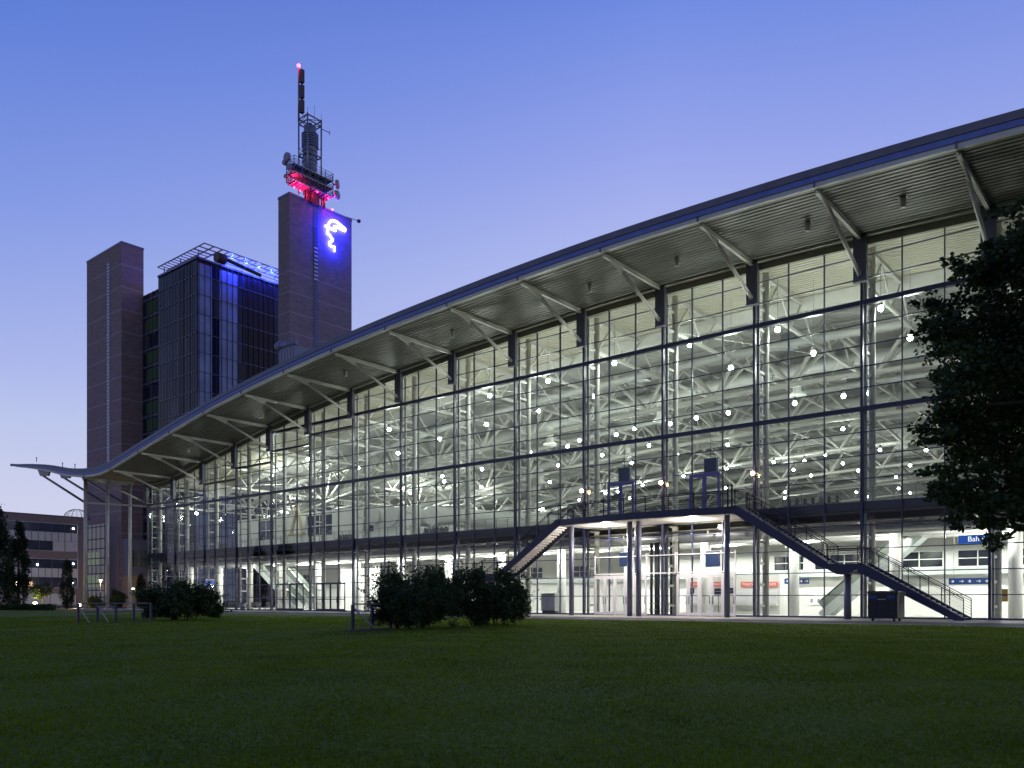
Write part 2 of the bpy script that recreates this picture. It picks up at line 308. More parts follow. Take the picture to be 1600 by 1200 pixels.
lawn = tag(mb.build('lawn', 'lawn'), 'short mown green lawn spreading in front of the glass hall', 'lawn', kind='structure')
# mown blades over the nearer lawn: nobody could count them
NBL = 420000
d = np.where(rng.uniform(0,1,NBL) < .6, 3.2*(56/3.2)**rng.uniform(0,1,NBL), rng.uniform(12,60,NBL)); lat = d*rng.uniform(-.78,.78,NBL)+rng.normal(size=NBL)*.6
bx = -CT*d+ST*lat; by = ST*d+CT*lat-D; keep = by < -16.3; bx, by, d = bx[keep], by[keep], d[keep]; nb = len(bx)
bz = .03+.03*np.sin(bx*.21+1)*np.sin(by*.17)+.02*np.sin(bx*.5+by*.37)
hh = rng.uniform(.018,.045,nb)*(1+.25*np.sin(bx*1.7)*np.sin(by*1.3)); ww = .003+.0006*d; an = rng.uniform(0,2*np.pi,nb)
v = np.empty((nb,3,3)); ca, sa = np.cos(an)*ww, np.sin(an)*ww
v[:,0] = np.c_[bx-ca,by-sa,bz]; v[:,1] = np.c_[bx+ca,by+sa,bz]; v[:,2] = np.c_[bx+rng.normal(size=nb)*.02,by+rng.normal(size=nb)*.02,bz+hh]
me = bpy.data.meshes.new('grass'); me.vertices.add(3*nb); me.vertices.foreach_set('co', v.reshape(-1)); me.loops.add(3*nb); me.loops.foreach_set('vertex_index', np.arange(3*nb))
me.polygons.add(nb); me.polygons.foreach_set('loop_start', np.arange(0,3*nb,3)); me.update(calc_edges=True); me.materials.append(MATS['grass_blade'])
go = bpy.data.objects.new('grass', me); COL.objects.link(go); tag(go, 'short mown grass blades of the dark foreground lawn', 'grass', kind='stuff')

# ------------------------------------------------------------------ the exhibition hall
hall = thing('exhibition_hall', (-48,0,0), 'long glass fronted exhibition hall lit inside, under a wave shaped cantilevered roof', 'hall')
def sweep(mb, sec, x0, x1, step=2.5):
    """section polygon (y, dz) carried along x under the roof curve"""
    n = max(1, int(round((x1-x0)/step))); k = len(sec); i0 = len(mb.v)
    for i in range(n+1):
        x = x0+(x1-x0)*i/n; z = zr(x); tp = min(1, .30+.70*(x-XL)/17) if x < XG-1 else 1; mb.v += [(x, y, z+dz*tp) for y, dz in sec]
    for i in range(n):
        for j in range(k): a = i0+i*k+j; b = i0+i*k+(j+1)%k; mb.f.append((a,b,b+k,a+k)); mb.s.append(False)
    mb.f.append(tuple(i0+j for j in range(k))); mb.s.append(False); mb.f.append(tuple(i0+n*k+j for j in range(k))[::-1]); mb.s.append(False)
    return mb
def rectsec(y0, y1, z0, z1): return [(y0,z0),(y1,z0),(y1,z1),(y0,z1)]
# roof: corrugated deck seen from below, closed on top
mb = MB()
def deck(x0, x1, ya, y1):
    sec = []; y = ya; P = .42
    while y < y1-P: sec += [(y,0),(y+.27,0),(y+.29,.09),(y+.40,.09)]; y += P
    sec += [(y1,0),(y1,.9),(ya,.9)]
    sweep(mb, sec, x0, x1)
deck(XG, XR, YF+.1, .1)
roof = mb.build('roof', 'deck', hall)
mb = MB(); deck(XG, XR, .104, 9.3); mb.build('front_deck', 'deck_inner_lit', roof)
mb = MB(); deck(XG, XR, 9.304, YB); mb.build('rear_deck', 'deck_rear', roof)
mb = MB(); sweep(mb, rectsec(8.9, 9.25, -1.05, -.02), XG+.6, XR-.5); mb.build('edge_girder', 'steel_white', roof)
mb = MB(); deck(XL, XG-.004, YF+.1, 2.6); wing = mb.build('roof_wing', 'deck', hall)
mb = MB(); sweep(mb, rectsec(YF-.2, YF+.06, -.02, .25), XL, XR); mb.build('edge_beam', 'steel_cream', roof)
mb = MB(); sweep(mb, rectsec(YF-.28, YF+.02, .253, .60), XL, XR); mb.build('blue_fascia', 'fascia_blue', roof)
mb = MB(); sweep(mb, [(YF-.34,.603),(YF+.06,.603),(YF+.06,1.14),(YF-.16,1.14)], XL, XR); mb.build('top_fascia', 'fascia_dark', roof)
mb = MB()
za = zr(XL); mb.beam((XL-.12,YF-.3,za+.17),(XL-.12,2.7,za+.17),.22,.34); mb.build('end_fascia', 'fascia_dark', wing)
for x in (-131.5, -122.5, -118.5):
    mb = MB(); z = zr(x)+1.1; mb.tube((x,YF,z),(x,YF,z+.55),.05,6); mb.ball((x,YF,z+.6),.09,6,4); mb.build('lightning_rod', 'dark_metal', wing)
# pressed joints in the fascia at every bracket
for n in range(0, NB):
    x = Xn(n); mb = MB(); mb.beam((x,YF-.20,zr(x)-.05),(x,YF-.20,zr(x)+.30),.16,.10); mb.build('joint_plate', 'casing', roof)

# brackets: tapered I-beam, gusset and strut
for n in range(0, NB):
    x = Xn(n); z = zr(x); mb = MB()
    mb.beam((x,-.40,z-.30),(x,YF+.25,z-.20),.22,.05); mb.beam((x,-.40,z-.03),(x,YF+.25,z-.03),.22,.05); mb.beam((x,-.40,z-.165),(x,YF+.25,z-.115),.06,.26,.06,.16)
    mb.prism([(YF+.9,z-.22),(YF+2.7,z-.28),(YF+2.9,z-.62),(YF+2.6,z-.70)], 'x', x-.05, x+.05)
    br = mb.build('canopy_bracket', 'steel_cream', hall)
    mb = MB(); mb.tube((x,YF+2.6,z-.55),(x,-.62,z-2.62),.13,10); mb.ball((x,-.60,z-2.63),.17,8,5); mb.build('strut', 'steel_cream', br)
    mb = MB(); mb.box(x-.42,x+.42,-.50,-.125,z-3.05,z-.10)
    for dx in (-.30,-.1,.1,.30): mb.box(x+dx-.025,x+dx+.025,-.53,-.50,z-3.0,z-.36)
    mb.box(x-.45,x+.45,-.54,-.12,z-3.12,z-3.053); mb.build('column_casing', 'casing', hall)

# facade: posts, header, glazing bay by bay
ROWS = [1.55,3.1,4.65,6.2,9.3,10.85,12.4,15.36,16.77,18.18,19.6,22.6,24.1]; HEAVY = [13.95,21.0]
for n in range(0, NB):
    x = Xn(n); MB().box(x-.08,x+.08,-.12,.15,0,zr(x)-.1).build('facade_post', 'steel_blue', hall)
for n in range(0, NB-1):
    x0, x1 = Xn(n), Xn(n+1); mb = MB(); a, b = x0+.43, x1-.43
    sweep(mb, rectsec(-.08,.2,-.62,-.02), x0+.12, x1-.12, 1.25); hd = mb.build('header', 'olive', hall)
    mb = MB(); sweep(mb, rectsec(-.50,-.13,-.17,-.012), a, b, 1.25); mb.build('soffit_trim', 'steel_cream', hd)
    mb = MB(); K = 6
    for i in range(K):
        u, w = x0+.11+(x1-x0-.22)*i/K, x0+.11+(x1-x0-.22)*(i+1)/K
        mb.quad((u,.04,.12),(w,.04,.12),(w,.04,zr(w)-.6),(u,.04,zr(u)-.6))
    gz = mb.build('glazing', 'glass', hall)
    mb = MB()
    for k in (1,2):
        x = x0+(x1-x0)*k/3; mb.box(x-.030,x+.030,-.05,.12,.1,zr(x)-.6)
    for zrow in ROWS:
        for k in range(3):
            u, w = x0+.11+(x1-x0-.22)*k/3, x0+.11+(x1-x0-.22)*(k+1)/3
            if zrow < min(zr(u),zr(w))-.75: mb.box(u,w,-.03,.09,zrow-.030,zrow+.030)
    mb.box(x0+.11,x1-.11,-.10,.16,0,.12)
    mb.build('glazing_bars', 'bar_blue', gz)
    for zh in HEAVY:
        if zh < min(zr(x0),zr(x1))-.8:
            mb = MB(); mb.box(x0+.11,x1-.11,-.11,.13,zh-.15,zh+.15); mb.box(x0+.11,x1-.11,.135,.5,zh-.06,zh+.06); mb.build('heavy_transom', 'steel_blue', hall)
    if n < 6:
        zh = zr(x0)-3.05
        mb = MB(); mb.box(x0+.11,x1-.11,-.11,.13,zh-.11,zh+.11); mb.build('heavy_transom', 'steel_blue', hall)
# gable wall at the far end, all glass
gx = Xn(0)
for k in range(1, 15):
    MB().box(gx-.12,gx+.12,k*7.5-.1,k*7.5+.1,0,zr(gx)-.1).build('gable_post', 'steel_blue', hall)
for k in range(0, 14):
    y0, y1 = k*7.5+.16, (k+1)*7.5-.1; mb = MB().quad((gx,y0,.1),(gx,y1,.1),(gx,y1,zr(gx)-.1),(gx,y0,zr(gx)-.1)); g = mb.build('gable_glazing', 'glass', hall)
    mb = MB()
    for z in ROWS[:10]+[7.7,13.95]: 
        if z < 17: mb.box(gx-.06,gx+.06,y0,y1,z-.04,z+.04)
    for j in (1,2): y = y0+(y1-y0)*j/3; mb.box(gx-.07,gx+.07,y-.03,y+.03,.1,zr(gx)-.1)
    mb.build('glazing_bars', 'steel_blue', g)
# solid back and right walls, floor
mb = MB(); mb.box(gx+.2,XR,YB-.3,YB-.05,0,26); mb.build('back_wall', 'duct', hall)
mb = MB(); mb.box(XR-.4,XR-.1,.3,YB-.35,0,23); mb.build('end_wall', 'white_wall', hall)
mb = MB(); mb.box(gx+.15,XR-.45,.2,YB-.35,-.02,.02); mb.build('hall_floor', 'floor_tile', hall)

# gallery on the first floor
mb = MB(); mb.box(gx+.3,XR-.45,.35,14,7.05,7.68); slab = mb.build('gallery_slab', 'ceil_dark', hall)
mb = MB(); mb.box(gx+.35,XR-.5,.4,13.9,7.684,7.70); mb.build('gallery_floor', 'floor_tile', slab)
mb = MB(); mb.box(gx+.13,XR-.45,.18,.345,7.25,7.80); mb.build('edge_band', 'steel_blue', slab)
mb = MB(); mb.box(gx+.3,XR-.45,.55,20,6.55,6.62); cl = mb.build('lobby_ceiling', 'ceil_dark', hall)
for y in (2.2, 4.4, 7.5, 11): MB().tube((gx+1,y,6.1+.1*(y<3)),(XR-1,y,6.1+.1*(y<3)),.22 if y > 3 else .32,10).build('service_pipe', 'duct' if y > 3 else 'grey_metal', cl)
for x in np.arange(-108, 18, 3.75):
    MB().beam((x,.7,6.40),(x,19.5,6.40),.14,.22).build('ceiling_rib', 'olive', cl)
for n in range(0, NB-1):
    x0, x1 = Xn(n)+.4, Xn(n+1)-.4; mb = MB()
    for k in range(6): x = x0+(x1-x0)*k/5; mb.box(x-.025,x+.025,.95,1.0,7.68,8.78)
    for z in (7.95,8.2,8.45,8.62): mb.box(x0,x1,.965,.985,z-.012,z+.012)
    mb.tube((x0-.2,.975,8.80),(x1+.2,.975,8.80),.03,6); mb.build('gallery_railing', 'grey_metal', hall)
# inner ladder columns and round lobby columns
for n in range(0, NB):
    x = Xn(n)+.05; z = zr(x)-.2; mb = MB(); mb.tube((x+.05,1.75,.02),(x+.05,1.75,z),.24,14); mb.box(x-.10,x+.10,.50,.62,.02,z)
    for zz in np.arange(.8, z-.5, 1.55): mb.box(x-.09,x+.09,.62,1.56,zz-.09,zz+.09)
    mb.build('truss_column', 'truss_grey', hall)
for n in range(0, NB-1):
    x = Xn(n)+.35; MB().tube((x,6.5,.02),(x,6.5,6.55),.42,18).build('lobby_column', 'white_wall', hall)

# roof trusses across the hall, one per post
def tr(x): return zr(x)
for n in range(0, NB):
    x = Xn(n)+.05; t = zr(x)-.45; b = zr(x)-3.05; mb = MB(); y0, y1 = 1.75, YB-1
    mb.beam((x,y0,t),(x,y1,t),.28,.28); mb.beam((x,y0,b),(x,y1,b),.22,.22)
    y = y0; k = 0
    while y < 36:
        mb.tube((x,y,b),(x,y+2.4,t),.09,6,caps=False); mb.tube((x,y+2.4,t),(x,y+4.8,b),.09,6,caps=False); y += 4.8
    mb.build('roof_truss', 'truss_grey', hall)
# long three-chord trusses the other way, with big V struts
for yt in (16.5, 34, 52, 70, 88, 104):
    mb = MB()
    for n in range(0, NB-1):
        x0, x1 = Xn(n), Xn(n+1); xm = (x0+x1)/2; zb = lambda x: zr(x)-4.9; zt = lambda x: zr(x)-.75
        mb.tube((x0,yt,zb(x0)),(x1,yt,zb(x1)),.24,10,caps=False)
        for dy in (-1.6, 1.6):
            mb.tube((x0,yt+dy,zt(x0)),(x1,yt+dy,zt(x1)),.13,8,caps=False)
            mb.tube((x0,yt+dy,zt(x0)),(xm,yt,zb(xm)),.17,8,caps=False); mb.tube((x1,yt+dy,zt(x1)),(xm,yt,zb(xm)),.17,8,caps=False)
    mb.build('long_truss', 'truss_grey', hall)
    mb = MB()
    for n in range(0, NB-1):
        x0, x1 = Xn(n), Xn(n+1); mb.tube((x0,yt+5.5,zr(x0)-2.1),(x1,yt+5.5,zr(x1)-2.1),.62,14,caps=False); mb.tube((x0,yt-4.5,zr(x0)-2.6),(x1,yt-4.5,zr(x1)-2.6),.34,12,caps=False)
    dct = mb.build('air_duct', 'duct', hall)
    if yt < 80:
        for n in range(3, NB-1, 2):
            x = Xn(n)+2.2; z = zr(x); y = yt+5.5; mb = MB(); mb.lathe([(.40,-2.2),(.40,-4.2),(.85,-4.6),(.85,-4.7),(.5,-4.72),(.3,-4.55)], (x,y,z), 16); mb.build('diffuser', 'steel_white', dct)
            mb = MB(); mb.box(x+1.4,x+2.7,y-7.6,y-6.5,z-2.1,z-.9); mb.build('air_handler', 'grey_metal', dct)
    # translucent roof-light strips do not show at dusk: flat baffles hang between the trusses
    mb = MB()
    for n in range(0, NB-1):
        x0, x1 = Xn(n)+.7, Xn(n+1)-.7; mb.quad((x0,yt+8,zr(x0)-1.0),(x1,yt+8,zr(x1)-1.0),(x1,yt+11,zr(x1)-1.3),(x0,yt+11,zr(x0)-1.3)); mb.quad((x0,yt+8,zr(x0)-.95),(x0,yt+11,zr(x0)-1.25),(x1,yt+11,zr(x1)-1.25),(x1,yt+8,zr(x1)-.95))
    mb.build('acoustic_baffle', 'duct', hall)
# wind bracing rods in the roof plane
for n in range(2, NB-1, 3):
    x0, x1 = Xn(n), Xn(n+1); mb = MB()
    for y in (2, 18.2, 34.4, 50.6):
        mb.tube((x0,y,zr(x0)-3.0),(x1,y+15,zr(x1)-3.0),.03,5); mb.tube((x1,y,zr(x1)-3.0),(x0,y+15,zr(x0)-3.0),.03,5)
    mb.build('bracing_rod', 'steel_white', hall)
# three fat duct mouths above the gallery
for px in (583, 612, 676):
    p = onY(px, 806, 13.0); mb = MB(); mb.tube((p.x,13,p.z),(p.x-3,44,p.z+1.5),1.15,20); mb.tube((p.x,12.8,p.z),(p.x,13.1,p.z),1.22,20); mb.build('duct_mouth', 'duct', hall)

# lobby rear wall with its strip of inner windows
def wall_strip(x0, x1, y, wins, name):
    mb = MB(); mb.box(x0,x1,y,y+.2,0,3.85); mb.box(x0,x1,y,y+.2,5.05,6.55)
    edges = [x0]+[e for w in wins for e in w]+[x1]
    for a, b in zip(edges[0::2], edges[1::2]): mb.box(a,b,y,y+.2,3.853,5.047)
    w = mb.build(name, 'white_wall', hall)
    for a, b in wins:
        m2 = MB().quad((a,y+.12,3.85),(b,y+.12,3.85),(b,y+.12,5.05),(a,y+.12,5.05)); p = m2.build('window', 'dark_glass', w)
        m2 = MB(); k = max(2, int(round((b-a)/1.4)))
        for i in range(1, k): x = a+(b-a)*i/k; m2.box(x-.035,x+.035,y+.02,y+.11,3.86,5.04)
        m2.box(a,b,y+.03,y+.1,4.42,4.49); m2.build('frame', 'steel_white', p)
    mb = MB(); mb.box(x0,x1,y-.9,y-.02,3.35,3.5); mb.box(x0,x1,y-.92,y-.90,3.2,3.75); mb.build('ledge', 'escalator_skin', w)
wall_strip(-44, XR-.5, 14.2, [(-29.6,-27.0),(-26,-22.3),(-19.4,-16.0),(-14.9,-12.2),(-11.4,-7.4),(-6.6,-2.8),(-1.6,3),(5,9)], 'lobby_wall')
wall_strip(-113, -44.2, 19.8, [(-108,-104),(-94,-90),(-78,-72),(-66,-60),(-56,-52)], 'lobby_wall')
MB().box(-44.2,-44,14.2,20,0,6.5).build('return_wall', 'white_wall', hall)
MB().box(-88,-80.3,12.5,12.7,0,6.4).build('stair_wall', 'white_wall', hall)
# white rooms on the gallery at the far end, with openings towards the dusk
mb = MB(); y = 13.4
mb.box(-114.5,-68,y,y+.2,7.7,10.1)
for a, b in ((-114.5,-108.5),(-104.5,-96.5),(-91,-84.5),(-82.5,-74)): mb.box(a,b,y,y+.2,10.103,12.9)
mb.box(-114.5,-84,y,y+.2,12.903,13.4)
mb.build('gallery_room', 'white_wall', hall)
for a, b in ((-108.5,-104.5),(-96.5,-91),(-84.5,-82.5)):
    p = MB().quad((a,y+.1,10.1),(b,y+.1,10.1),(b,y+.1,12.9),(a,y+.1,12.9)).build('gallery_window', 'blueglass', hall)
    m2 = MB(); m2.box(a,b,y+.02,y+.08,11.4,11.5); m2.box((a+b)/2-.04,(a+b)/2+.04,y+.03,y+.09,10.1,12.9); m2.build('frame', 'steel_white', p)
for x in (onY(464,800,11.6).x,):                  # one yellowish inclined column head
    mb = MB(); mb.beam((x-1.3,11.6,10.4),(x,11.6,14.3),.35,.35); mb.beam((x+1.3,11.6,10.4),(x,11.6,14.3),.35,.35); mb.box(x-1.7,x+1.7,11.3,11.9,10.1,10.4); mb.build('raking_column', 'wood', hall)

# doors in the facade
def door_set(x0, x1, z0, z1, leaves_n, m, name, t=.09, mid=None):
    mb = MB(); y0, y1 = -.20, -.125
    mb.box(x0,x1,y0,y1,z1-t*1.6,z1)
    w = (x1-x0)/leaves_n
    for i in range(leaves_n+1): x = x0+w*i; mb.box(max(x0,x-t*.8),min(x1,x+t*.8),y0-.004,y1-.004,z0,z1-t*1.6-.003)
    fr = mb.build(name, m, hall)
    for i in range(leaves_n):
        a, b = x0+w*i+t*.85, x0+w*(i+1)-t*.85; mb = MB()
        mb.box(a,a+t,y0+.01,y1-.01,z0+.02,z1-t*1.7); mb.box(b-t,b,y0+.01,y1-.01,z0+.02,z1-t*1.7); mb.box(a+t,b-t,y0+.01,y1-.01,z0+.02,z0+.25); mb.box(a+t,b-t,y0+.01,y1-.01,z1-t*2.9,z1-t*1.7)
        if mid: mb.box(a+t,b-t,y0+.01,y1-.01,z0+mid-.05,z0+mid+.05)
        lf = mb.build('door_leaf', m, fr)
        hx = b-t/2 if i % 2 == 0 else a+t/2
        MB().tube((hx,y0-.05,z0+.9),(hx,y0-.05,z0+1.5),.022,6).box(hx-.02,hx+.02,y0-.05,y0+.01,z0+.95,z0+.99).box(hx-.02,hx+.02,y0-.05,y0+.01,z0+1.41,z0+1.45).build('handle', 'dark_metal', lf)
def fx(px, y=900): return onY(px, y, -.1).x
door_set(fx(433), fx(475), .02, 3.15, 4, 'steel_blue', 'entrance_door', .07, 1.3)
door_set(fx(495), fx(540), .02, 3.15, 4, 'steel_blue', 'entrance_door', .07, 1.3)
door_set(fx(930), fx(1011), .02, 3.2, 5, 'white_paint', 'entrance_door', .09)
door_set(fx(1058), fx(1150), .02, 3.2, 5, 'white_paint', 'entrance_door', .09)
door_set(fx(950), fx(991), 7.62, 10.75, 2, 'door_blue_lit', 'balcony_door', .09)
door_set(fx(1078), fx(1125), 7.62, 10.75, 2, 'door_blue_lit', 'balcony_door', .09)
# white frame of the vestibule above the entrances
for a, b in ((fx(930),fx(1011)),(fx(1011)+.1,fx(1058)-.1),(fx(1058),fx(1150))):
    mb = MB()
    for z in (4.72,): mb.box(a,b,-.19,-.13,z-.03,z+.03)
    for x in (a+.03, b-.03): mb.box(x-.03,x+.03,-.20,-.135,3.39,4.9)
    mb.box(a,b,-.19,-.13,3.28,3.38) ; mb.build('vestibule_frame', 'white_paint', hall)
# canopy columns and struts of the roof wing
for py, px in ((-5.3,134),(-2.2,168),(1.1,203)):
    x = -122.9; mb = MB(); mb.tube((x,py,0),(x,py,zr(x)-.25),.24,14); mb.box(x-.4,x+.4,py-.4,py+.4,0,.12); c = mb.build('wing_column', 'steel_cream', hall)
    mb = MB(); mb.tube((x,py,zr(x)-3.6),(-138.5,py,zr(-138.5)-.75),.17,10); mb.build('wing_strut', 'casing', c)
    mb = MB(); mb.prism([(-139.6,zr(-139.6)-.05),(-135,zr(-135)-.05),(-135.6,zr(-135)-.75),(-138.6,zr(-138.6)-1.0)], 'y', py-.12, py+.12); mb.build('corbel', 'casing', c)
mb = MB(); mb.beam((-122.9,-5.5,zr(-122.9)-3.6),(-115.3,1.4,zr(-116)-3.2),.2,.25); mb.beam((-122.9,-5.6,zr(-122.9)-.3),(-122.9,1.5,zr(-122.9)-.3),.3,.3); mb.build('wing_tie', 'steel_cream', hall)

# rooftop machine peeping over the roof edge
p = onY(461, 560, 22); tx = p.x
t = thing('ventilation_unit', (p.x,22,zr(p.x)+.9), 'blue grey ventilation unit on the hall roof edge, before the taller brick shaft', 'ventilation unit')
zb = zr(p.x)+.9; top = onY(461, 536, 22).z
mb = MB(); mb.box(tx-2.0,tx+2.2,20.5,24,zb,top-1.0)
for k in range(5): mb.box(tx-1.8+k*.8,tx-1.5+k*.8,20.44,20.5,zb+.5,top-1.3)
mb.build('casing', 'box_grey', t); mb = MB(); mb.tube((tx-2.4,20.6,top-.5),(tx+2.5,20.6,top-.7),.42,12); mb.ball((tx-2.3,20.6,top-.45),.75,12,8)
for k in range(5): mb.tube((tx-1.4+k*.85,20.5,top-.3),(tx-1.4+k*.85,20.5,top+.15),.16,8)
mb.build('fan_duct', 'box_grey', t)

# ------------------------------------------------------------------ lamps in the hall
def proto_lamp():
    t = thing('bay_lamp', (0,0,0), 'round bright white lamp hanging from the roof trusses inside the hall', 'lamp', 'lamps hanging under the hall roof')
    MB().lathe([(.05,.62),(.13,.58),(.15,.32),(.18,.2)], (0,0,0), 12).build('housing', 'grey_metal', t)
    MB().tube((0,0,.6),(0,0,1.6),.02,5).build('stem', 'grey_metal', t)
    MB().ball((0,0,-.02), .19, 12, 8, .9).build('bulb', 'lamp_cool', t)
    lamp(t, (0,0,-.45), 640, (.95,1,.92), .3); return t
LAMPS = [(1376,482),(1422,528),(1215,515),(1271,552),(1078,539),(1142,575),(1318,619),(1357,614),(1242,630),(1196,636),(1138,645),(960,567),(929,619),(1047,662),(992,670),
 (1014,696),(963,679),(905,688),(856,595),(841,642),(765,618),(760,663),(687,686),(622,708),(608,671),(481,717),(505,752),(691,744),(753,733),(828,706),(694,752),(752,761),
 (750,786),(698,779),(699,803),(647,798),(631,763),(641,770),(872,727),(859,753),(848,795),(887,697),(941,711),(987,723),(946,770),(965,768),(984,778),(905,781),(966,797),
 (1058,710),(1068,744),(1088,653),(1137,695),(1135,733),(1134,762),(1004,758),(1209,722),(1240,734),(1198,752),(1226,778),(1317,670),(1289,711),(1257,720),(1267,743),(1317,724),
 (1341,735),(1375,703),(1400,745),(1422,727),(1447,703),(1338,769),(1357,776),(1422,770),(1404,763),(1227,769),(454,776),(425,743),(525,804),(589,791),(560,731),(1484,620),(1530,655),(1500,705),(1560,560),(307,802),(440,800)]
pl = proto_lamp(); first = True; rows = []
for px, py in LAMPS:
    z = 19.7
    for _ in range(4):
        p = onZ(px, py, z); z = min(19.7, zr(max(-114, min(18, p.x)))-5.6)
    p = onZ(px, py, z)
    while p.y > 104 and z > 9: z -= .5; p = onZ(px, py, z)
    if p.x < -113.5: p = onX(px, py, -113)
    if p.y < 2.6: p = onY(px, py, 2.6)
    o = pl if first else copy_tree(pl); first = False; o.location = p; rows.append(p)
    if p.x < -84:
        for ch in o.children:
            if ch.type == 'LIGHT': ch.data = ch.data.copy(); ch.data.energy = 450 if p.x < -104 else 1100
    elif p.y < 8:                                                  # the row by the glass is weaker
        for ch in o.children:
            if ch.type == 'LIGHT': ch.data = ch.data.copy(); ch.data.energy = 220 if p.y < 4 else 560
    zc_ = zr(max(-114, min(18, p.x)))-.3
    MB().tube(p+Vector((0,0,1.55)), (p.x,p.y,zc_), .018, 5, caps=False).build('suspension_rod', 'grey_metal', o, (0,0,0)).location = (-p.x,-p.y,-p.z)
# recessed lamps of the lobby ceiling
t0 = thing('ceiling_lamp', (0,0,0), 'small round white downlight set in the lobby ceiling', 'lamp', 'downlights in the ground floor lobby')
MB().lathe([(.10,.14),(.26,.12),(.30,-.02),(.27,-.03)], (0,0,0), 14).build('housing', 'white_paint', t0)
MB().lathe([(.0,-.05),(.15,-.045),(.26,-.02)], (0,0,0), 14).build('diffuser', 'lamp_white', t0)
lamp(t0, (0,0,-.2), 1500, (1,.98,.92), .2)
first = True
for x in (-109,-102,-95.5,-89,-82,-75,-68,-61,-54,-47,-40,-33,-26,-19,-12,-5,3,12):
    for y in (4.6, 10.2):
        o = t0 if first else copy_tree(t0); first = False; o.location = (x+(.8 if y > 5 else 0), y, 6.42)
# soffit lamps, unlit cylinders under the roof overhang
t0 = thing('soffit_lamp', (0,0,0), 'unlit grey cylinder spotlight fixed under the corrugated roof overhang', 'lamp', 'unlit spotlights under the roof overhang')
MB().lathe([(.0,0),(.17,0),(.17,-.55),(.0,-.56)], (0,0,0), 12).build('housing', 'steel_cream', t0)
MB().box(-.24,.24,-.12,.12,0,.06).build('bracket', 'casing', t0); first = True
for px, py in ((1411,318),(1262,362),(1058,406),(922,448),(707,520),(540,588),(294,702)):
    n = None; q = onY(px, py, -4.4); x = q.x; o = t0 if first else copy_tree(t0); first = False; o.location = (x, -4.4, zr(x)-.03)
# warm wall lamps on the posts above the landing
for i, (n, lab) in enumerate(((10,'warm glowing wall lamp on the facade post left of both balcony doors'),(11,'warm glowing wall lamp on the facade post between the two balcony doors'),(12,'warm glowing wall lamp on the post beside the top of the right stair'))):
    x = Xn(n); t = thing('wall_lamp', (x,-.13,10.3), lab, 'lamp', 'wall lamps above the balcony')
    MB().box(x-.08,x+.08,-.30,-.125,10.15,10.25).build('bracket', 'dark_metal', t); MB().ball((x,-.34,10.35),.15,10,6).build('bulb', 'lamp_warm', t); lamp(t, (x,-.6,10.3), 90, (1,.72,.42), .15)
for i, (px, py, lab) in enumerate(((946,819,'round lit downlight under the balcony, above the left entrance'),(1080.5,810.5,'round lit downlight under the balcony, above the right entrance'))):
    p = onY(px, py, -2.3); t = thing('balcony_lamp', p, lab, 'lamp', 'downlights under the balcony')
    MB().tube((p.x,p.y,p.z+.1),(p.x,p.y,7.13),.16,10).build('housing', 'dark_metal', t); MB().lathe([(.16,.12),(.36,-.05),(.37,-.09)], p, 16).build('reflector', 'grey_metal', t)
    MB().ball(p+Vector((0,0,-.06)), .24, 12, 6, .6).build('bulb', 'lamp_white', t); lamp(t, p+Vector((0,0,-.3)), 1500, (1,.88,.80), .2)

# ------------------------------------------------------------------ outside staircase and balcony
st = thing('outside_staircase', (-32.3,-3,0), 'dark blue steel balcony with stairs down both sides in front of the glass facade', 'staircase')
YA, YBk = -4.15, -2.15
XLp, XRp = -39.7, -24.9
arc = [(XLp+(XRp-XLp)*i/16, YA-.85*math.sin(math.pi*i/16)) for i in range(17)]
poly = arc+[(XRp,-.20),(XLp,-.20)]
MB().prism(poly, 'z', 7.16, 7.62).build('platform', 'steel_blue', st)
ins = [(x+(.12 if x < -32.3 else -.12)*(abs(x+32.3)>7), y+.12) for x, y in arc]+[(XRp-.12,-.3),(XLp+.12,-.3)]
MB().prism(ins, 'z', 7.12, 7.157).build('soffit_panel', 'steel_cream', st)
for px, yy in ((893,-3.3),(984,-3.6),(998,-3.6),(1136,-3.4)):
    x = onY(px, 900, yy).x; MB().tube((x,yy,0),(x,yy,7.115),.20,14).build('column', 'casing', st)
def rail(pts, name, posts=True, bars=6, h=1.12, top=True):
    """railing along a polyline of floor points"""
    mb = MB()
    for a, b in zip(pts, pts[1:]):
        a, b = Vector(a), Vector(b)
        for k in range(bars): z = .18+(h-.30)*k/(bars-1); mb.tube(a+Vector((0,0,z)), b+Vector((0,0,z)), .013, 4, caps=False)
        mb.tube(a+Vector((0,0,h)), b+Vector((0,0,h)), .032, 6)
        mb.tube(a+Vector((0,0,h-.14)), b+Vector((0,0,h-.14)), .018, 5, caps=False)
        L = (b-a).length; k = max(1, int(round(L/1.35)))
        for i in range(k+1): p = a+(b-a)*i/k; mb.beam(p+Vector((0,0,-.1)), p+Vector((0,0,h)), .05, .05)
    return mb.build(name, 'dark_metal', st)
rail([(x, y+.06, 7.62) for x, y in arc[1:-1:2]], 'balcony_railing')
